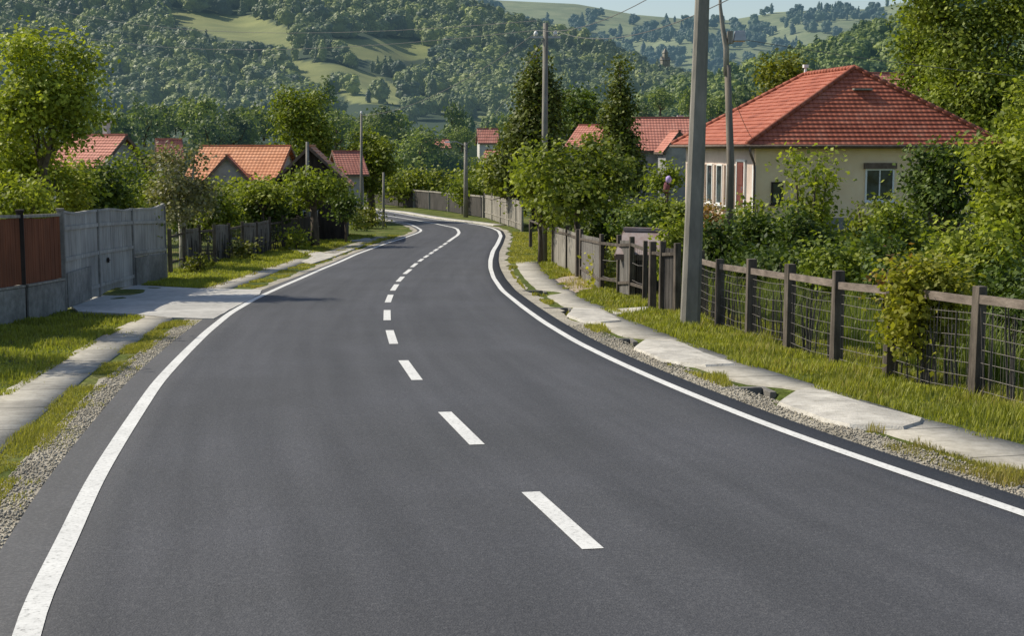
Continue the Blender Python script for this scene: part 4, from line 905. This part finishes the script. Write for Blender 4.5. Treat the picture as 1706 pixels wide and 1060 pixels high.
PL('tree','bright green rounded tree behind the thin bend pole','tree',617,218,335,92,116,'mid','round',lp=6,tr=.3,dens=1.2)
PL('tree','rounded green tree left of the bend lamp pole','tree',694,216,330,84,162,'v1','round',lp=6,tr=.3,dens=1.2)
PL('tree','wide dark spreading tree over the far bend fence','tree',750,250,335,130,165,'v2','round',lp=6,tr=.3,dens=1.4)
PL('hedge','bushy bright hedge above the far bend fence','hedge',704,284,342,150,157,'bright','hedge',lp=6,dep=2.)
PL('hedge','dark hedge continuing behind the pale curving board fence','hedge',806,296,360,100,134,'mid','hedge',lp=6,dep=2.)
PL('shrub','dry yellowish shrub clump at the foot of the thin bend pole','shrub',612,346,384,60,103,'olive','bush',lp=5)
PL('shrub','brown stump like shrub left of the thin bend pole','shrub',594,352,392,16,99,'conif','bush',lp=5)
PL('tree','bright leafy tree above the pale curving board fence','tree',852,236,380,100,108,'bright','round',lp=7,tr=.2)
PL('tree','small green tree left of the leafy verge tree','tree',800,262,350,76,142,'mid','round',lp=6)
PL('tree','big shaggy conifer behind the slim insulated pole','tree',895,76,310,140,108,'conif','spire',lp=7,tr=.4,dens=2.6)
PL('tree','pointed dark conifer left of the long old red roof','tree',1033,95,320,74,98,'conif','spire',lp=6.5,tr=.3,dens=2.8)
PL('tree','broad leafy verge tree with forked trunk over the paling fence','tree',962,228,392,190,57,'mid','round',lp=9,tr=.13,fork=2.5,dens=1.0)
PL('tree','yellow green young tree just left of the verge tree','tree',900,240,400,84,62,'bright','round',lp=8,tr=.1)
PL('shrub','dark bush mass behind the verge tree','shrub',1010,310,440,90,63,'dark','bush',lp=8)
PL('hedge','clipped hedge with bright top left of the near thick pole','hedge',1095,330,410,110,60,'mid','hedge',lp=7,dep=2.)
PL('tree','small garden tree in front of the long old red roof','tree',1110,270,325,60,80,'mid','round',lp=7)
PL('shrub','yellow green climbing shrub on a fence post beside the dirt patch','shrub',1003,384,488,26,46.5,'vine','shoots',lp=8,stems=2)
PL('shrub','bright leafy bush just left of the near thick pole','shrub',1125,352,520,56,41,'bright','bush',lp=9)
PL('shrub','dark leafy bush between the near thick pole and thin pole','shrub',1190,368,455,90,46,'dark','bush',lp=9)
PL('shrub','low dark bush right of the thin house pole','shrub',1262,352,455,100,47,'dark','bush',lp=9,dens=1.1)
PL('shrub','bright shrub below the small dark house window','shrub',1255,318,420,60,51,'bright','shoots',lp=9,stems=4)
PL('shrub','tall yellow green shooting shrub in front of the beige wall','shrub',1352,246,430,92,46,'bright','shoots',lp=9,stems=5,dens=1.3)
PL('shrub','shrub with upright shoots below the white framed window','shrub',1455,312,440,90,47,'bright','shoots',lp=9,stems=5,dens=1.2)
PL('shrub','dark green bush in the middle under the beige wall','shrub',1345,350,470,120,43,'dark','bush',lp=9,dens=1.2)
PL('shrub','dark undergrowth bush behind the wire fence near the second window','shrub',1440,385,500,150,38,'dark','bush',lp=10,dens=1.2)
PL('tree','dark climbing tree right of the white framed window','tree',1575,240,430,130,44,'dark','round',lp=9,tr=.16,dens=1.3)
PL('shrub','dense olive bush under the dark climbing tree','shrub',1500,330,480,110,40,'mid','bush',lp=9)
PL('shrub','reddish tipped weed bush behind the vine covered post','shrub',1510,418,520,90,30,'red','bush',lp=10,dens=.5)
PL('tree','large light green foreground tree at the right edge','tree',1705,185,470,190,31,'bright','round',lp=11,tr=.1,dens=1.15)
PL('tree','pale shoot topped tree at the far right edge','tree',1715,130,470,130,34,'bright','open',lp=10,tr=.1,dens=1.2)
PL('shrub','light green bush low behind the right end of the wire fence','shrub',1640,370,540,180,29,'bright','bush',lp=11,dens=1.1)
PL('shrub','dark bush behind the right end of the wire fence','shrub',1730,420,640,160,27,'dark','bush',lp=11)
PL('tree','tall dark woodland tree in the top right corner','tree',1625,-60,260,250,74,'mid','round',lp=8,tr=.35,dens=1.3)
PL('tree','tall leafy tree left of the top right corner tree','tree',1548,30,260,110,80,'mid','round',lp=8,tr=.3,dens=1.2)
PL('tree','round olive tree behind the left slope of the red roof','tree',1303,88,260,84,125,'olive','round',lp=7,tr=.3,dens=1.2)
PL('tree','dark tree behind the long old red roof','tree',965,150,260,110,125,'dark','round',lp=7,tr=.3,dens=1.1)
for i,(u,vt,w,mt,Yy) in enumerate([(1235,405,100,'dark',41),(1310,415,120,'dark',38),(1395,430,130,'dark',34.5),(1490,440,140,'dark',31),(1600,455,150,'dark',27.5),(1710,470,160,'dark',25)]):
    PL('shrub',['first','second','third','fourth','fifth','sixth'][i]+' dark undergrowth bush behind the wire fence counting from the thin pole','shrub',u,vt,600,w,Yy,mt,'bush',lp=10,group='undergrowth bushes behind the wire fence',dens=.9)
PL('tree','small shade tree outside the left edge behind the brown fence','tree',-265,30,360,240,31,'mid','round',lp=12,tr=.12)
PL('tree','second small shade tree farther outside the left edge','tree',-425,0,370,280,25,'mid','round',lp=14,tr=.12)
PL('shrub','dark bush low between hedge and garden shed','shrub',1060,345,480,90,49,'dark','bush',lp=8)
PL('shrub','bright bush mass in the middle behind the wire fence','shrub',1400,405,560,130,34,'mid','bush',lp=10)
PL('shrub','round dark bush under the climbing tree near the vine post','shrub',1590,400,560,140,32,'dark','bush',lp=10)
# vine over the fence post
PL('climber','yellow green vine smothering a post of the wire fence','climber',1545,428,650,88,21.35,'vine','hedge',lp=12,dens=2.6,dep=3.)
# flowers & laundry
p=pt(1112,330,66); r=empty('garden_umbrella',tuple(p),0,'violet and red cloth bundle on a stand above the clipped hedge','cloth')
V=ico(2)[0]*np.array([.14,.14,.17])*(1+.06*rng.normal(size=(42,1))); add('violet_cloth',npmesh('violet_cloth',V+[.05,0,.85],ico(2)[1],smooth_=True),M['violet'],r)
V=ico(2)[0]*np.array([.15,.15,.26])*(1+.12*rng.normal(size=(42,1))); add('red_cloth',npmesh('red_cloth',V+[-.05,.05,.45],ico(2)[1]),M['magenta'],r)
MB().tube([(0,0,-1.5),(0,0,.8)],.05,6).build('stand',M['wooddark'],r)
PL('shrub','red flowering shrub at the foot of the pink house wall','shrub',1190,335,400,60,55,'red','bush',lp=7,dens=.6)
# ------------------------------------------------------------------ grass
def grass(label,sampler,n,h,mt,wd=.02,lean=.5,name='grass'):
    P_=sampler(n); n=len(P_); z=gz(P_[:,0],P_[:,1]); base=np.c_[P_,z]
    s=P_[:,1]/25.; hh=h*rng.uniform(.45,1.2,n)*(.75+.5*(np.sin(P_[:,0]*2.3+P_[:,1]*.9)*np.sin(P_[:,1]*1.7-P_[:,0])))
    a=rng.uniform(0,6.28,n); w=(wd*np.maximum(.6,s)**.8*rng.uniform(.7,1.3,n))[:,None]; d=np.c_[np.cos(a),np.sin(a),0*a]; e=np.c_[-np.sin(a),np.cos(a),0*a]
    ln=(lean*rng.uniform(.2,1.2,n)*hh)[:,None]; up=np.array([0,0,1.])
    m1=base+e*ln*.35+up*(hh*.55)[:,None]; tp=base+e*ln+up*hh[:,None]
    V=np.stack([base-d*w*.5,base+d*w*.5,m1+d*w*.38,m1-d*w*.38,tp],1).reshape(-1,3)
    k=np.arange(n)*5; T=np.concatenate([np.stack([k,k+1,k+2],1),np.stack([k,k+2,k+3],1),np.stack([k+3,k+2,k+4],1)])
    o=add(name,npmesh(name,V,T),M[mt]); return tag(o,label,'grass',kind='stuff')
def strip(side,y0,y1,d0,d1,clump=.0,dense_near=True):
    src=LP[:np.argmax(LP[:,1]>98)] if side<0 else RP[:np.argmax(RP[:,1]>98)]
    s=sub(src,y0,y1); p=src[s]; A=offs(p,side*d0); B=offs(p,side*d1)
    def f(n):
        t=rng.uniform(0,1,n*2)**1.25*(len(p)-1); u=rng.uniform(0,1,n*2); i=t.astype(int); fr_=(t-i)[:,None]; i2=np.minimum(i+1,len(p)-1)
        a=A[i]*(1-fr_)+A[i2]*fr_; b=B[i]*(1-fr_)+B[i2]*fr_; q=a+(b-a)*u[:,None]
        if clump:
            c=np.sin(q[:,0]*3.1+1.3*np.sin(q[:,1]*1.1))+np.sin(q[:,1]*2.2+q[:,0]*1.7)+.7*np.sin(q[:,1]*5.3-q[:,0]*4); q=q[c>clump]
        return q[:n]
    return f
def nopath(f,polys):
    P2=[[at(*p) for p in pl] for pl in polys]
    def g_(n):
        q=f(int(n*1.3)); keep=[not any(inpoly(x,y,pl) for pl in P2) for x,y in q]; return q[np.array(keep)][:n]
    return g_
DR=[(100,520),(132,524),(217,528),(285,535),(362,536),(395,520),(440,493),(436,483),(333,481),(224,475),(150,490)]
SL=[[(1319,648),(1276,676),(1371,712),(1418,723),(1514,727),(1556,714),(1549,702),(1466,680),(1366,650)],[(1070,563),(1043,583),(1100,608),(1130,613),(1180,620),(1245,614),(1180,590),(1130,568)],[(953,511),(937,528),(970,542),(1003,545),(1047,539),(1021,524),(991,513)],
[(1200,614),(1250,606),(1290,619),(1370,648),(1316,658),(1232,657),(1210,636)],[(1003,541),(1052,538),(1112,565),(1070,571),(1000,564),(1020,557)],[(912,494),(955,490),(983,511),(953,516),(906,513),(924,506)],[(850,448),(880,446),(935,488),(910,493),(882,489),(858,462)],[(1528,710),(1600,712),(1612,722),(1700,740),(1830,770),(1900,835),(1706,790),(1565,753),(1520,727)],[(1005,517),(1079,512),(1082,519),(1030,529)],[(908,471),(935,461),(961,457),(990,468),(990,483),(955,492),(928,489)]]
grass('tall fresh green grass along the foot of the near right wire fence',nopath(strip(1,9,48,2.08,4.7),SL),50000,.165,'grass',.022)
grass('short bright grass verge on the right beyond the near pole',nopath(strip(1,40,96,2.05,4.8),SL),26000,.16,'grass',.022)
grass('tufty yellowing grass in the shallow right ditch',nopath(strip(1,8,60,.72,1.16,.1),SL),9000,.12,'grass_dry',.018)
grass('brownish dry grass tufts at the near right road edge',nopath(strip(1,8,16.5,.55,1.14,-.4),[]),4200,.13,'grass_brown',.014)
grass('short green lawn grass between left fence and footpath',nopath(strip(-1,14,45,2.02,5.6),[DR]),34000,.12,'grass',.022)
grass('green grass bank below the paling fence beyond the driveway',nopath(strip(-1,44,92,2.3,6.0),[DR]),34000,.15,'grass',.022)
grass('dry yellow green grass strip between left footpath and gravel',nopath(strip(-1,8,37,.72,1.22,-.75),[DR]),17000,.07,'grass_dry',.016)
grass('thin dry grass strip beside the left edge line beyond the driveway',nopath(strip(-1,46,92,.7,1.5,-.3),[DR]),9000,.07,'grass_dry',.02)
grass('sparse short tufts growing through the left gravel edge',nopath(strip(-1,8,34,.5,.85,.45),[DR]),3500,.05,'grass_dry',.014)
grass('yellowed dry stalks mixed into the right verge grass',strip(1,9,60,2.1,4.6,.2),9000,.2,'grass_brown',.014)
grass('dry yellowed patches in the left lawn',nopath(strip(-1,12,80,2.05,5.2,.4),[DR]),9000,.1,'grass_brown',.016)
grass('small weeds growing in cracks of the left footpath',strip(-1,9,35,1.15,2.1,1.15),1500,.05,'grass_dry',.012)
grass('grass creeping over the outer edge of the left footpath',strip(-1,9,35,1.9,2.15,-.3),5000,.10,'grass',.018)
grass('grass tufts spilling over the edges of the right footpath',strip(1,9,60,1.95,2.25,.2),5000,.12,'grass')
grass('short grass between edge line and footpath on the far right verge',strip(1,62,96,.8,2.2,-.8),6000,.1,'grass_dry')
grass('rank dark weeds growing behind the near right wire fence',strip(1,12,50,4.75,8.5),26000,.75,'weeds',.03)
# far grass island inside the bend
def rect(x0,x1,y0,y1): return lambda n: np.c_[rng.uniform(x0,x1,n),rng.uniform(y0,y1,n)]
# pebbles
def pebbles(name,label,side,y0,y1,d0,d1,n):
    P_=strip(side,y0,y1,d0,d1)(n); n=len(P_); tv=np.array([[1,0,0],[-.5,.8,0],[-.6,-.7,0],[0,0,.8],[.2,.3,-.6]]); tf=np.array([[0,1,3],[1,2,3],[2,0,3],[1,0,4],[2,1,4],[0,2,4]])
    s=rng.uniform(.008,.03,n)[:,None,None]; a=rng.uniform(0,6.28,n); c,sn=np.cos(a),np.sin(a)
    V=tv[None]*s*rng.uniform(.6,1.3,(n,5,1)); V=np.stack([V[...,0]*c[:,None]-V[...,1]*sn[:,None],V[...,0]*sn[:,None]+V[...,1]*c[:,None],V[...,2]],-1)
    V+=np.c_[P_,zr(P_[:,1])+np.where(d1<.55,.031,.018)][:,None,:]; T=(tf[None]+5*np.arange(n)[:,None,None]).reshape(-1,3); o=add(name,npmesh(name,V.reshape(-1,3),T),M['gravel']); tag(o,label,'gravel',kind='stuff')
pebbles('loose_gravel','loose pale stones along the near left asphalt edge',-1,8,32,.47,.85,7000)
pebbles('loose_gravel','loose pale stones along the near right asphalt edge',1,11,32,.42,.95,6000)
# ------------------------------------------------------------------ light, sky, camera
SUN_AZ=R_(-69); SUN_EL=R_(43)
w=bpy.data.worlds.new('World'); SC.world=w; w.use_nodes=True; nt=w.node_tree; nt.nodes.clear()
sk=nt.nodes.new('ShaderNodeTexSky'); sk.sky_type='NISHITA'; sk.sun_disc=False; sk.sun_elevation=SUN_EL; sk.sun_rotation=SUN_AZ; sk.dust_density=1.2; sk.air_density=1.0
bg=nt.nodes.new('ShaderNodeBackground'); bg.inputs[1].default_value=.13; ow=nt.nodes.new('ShaderNodeOutputWorld'); nt.links.new(sk.outputs[0],bg.inputs[0]); nt.links.new(bg.outputs[0],ow.inputs[0])
sl=bpy.data.lights.new('sun','SUN'); sl.energy=5.0; sl.angle=R_(.53); sl.color=(1,.92,.77); so=bpy.data.objects.new('sun',sl); COL.objects.link(so)
from mathutils import Vector
dv=Vector((math.sin(SUN_AZ)*math.cos(SUN_EL),math.cos(SUN_AZ)*math.cos(SUN_EL),math.sin(SUN_EL))); so.rotation_euler=dv.to_track_quat('Z','Y').to_euler()
cd=bpy.data.cameras.new('camera'); cd.sensor_width=36; cd.lens=F/1706*36; cd.clip_end=9000; cd.clip_start=.1; co=bpy.data.objects.new('camera',cd); COL.objects.link(co); co.location=(0,0,CZ); co.rotation_euler=(math.pi/2-P,0,0); SC.camera=co
SC.view_settings.view_transform='Standard'; SC.view_settings.look='None'; SC.view_settings.exposure=0
SC.render.engine='CYCLES'; SC.cycles.max_bounces=6; SC.cycles.transparent_max_bounces=4
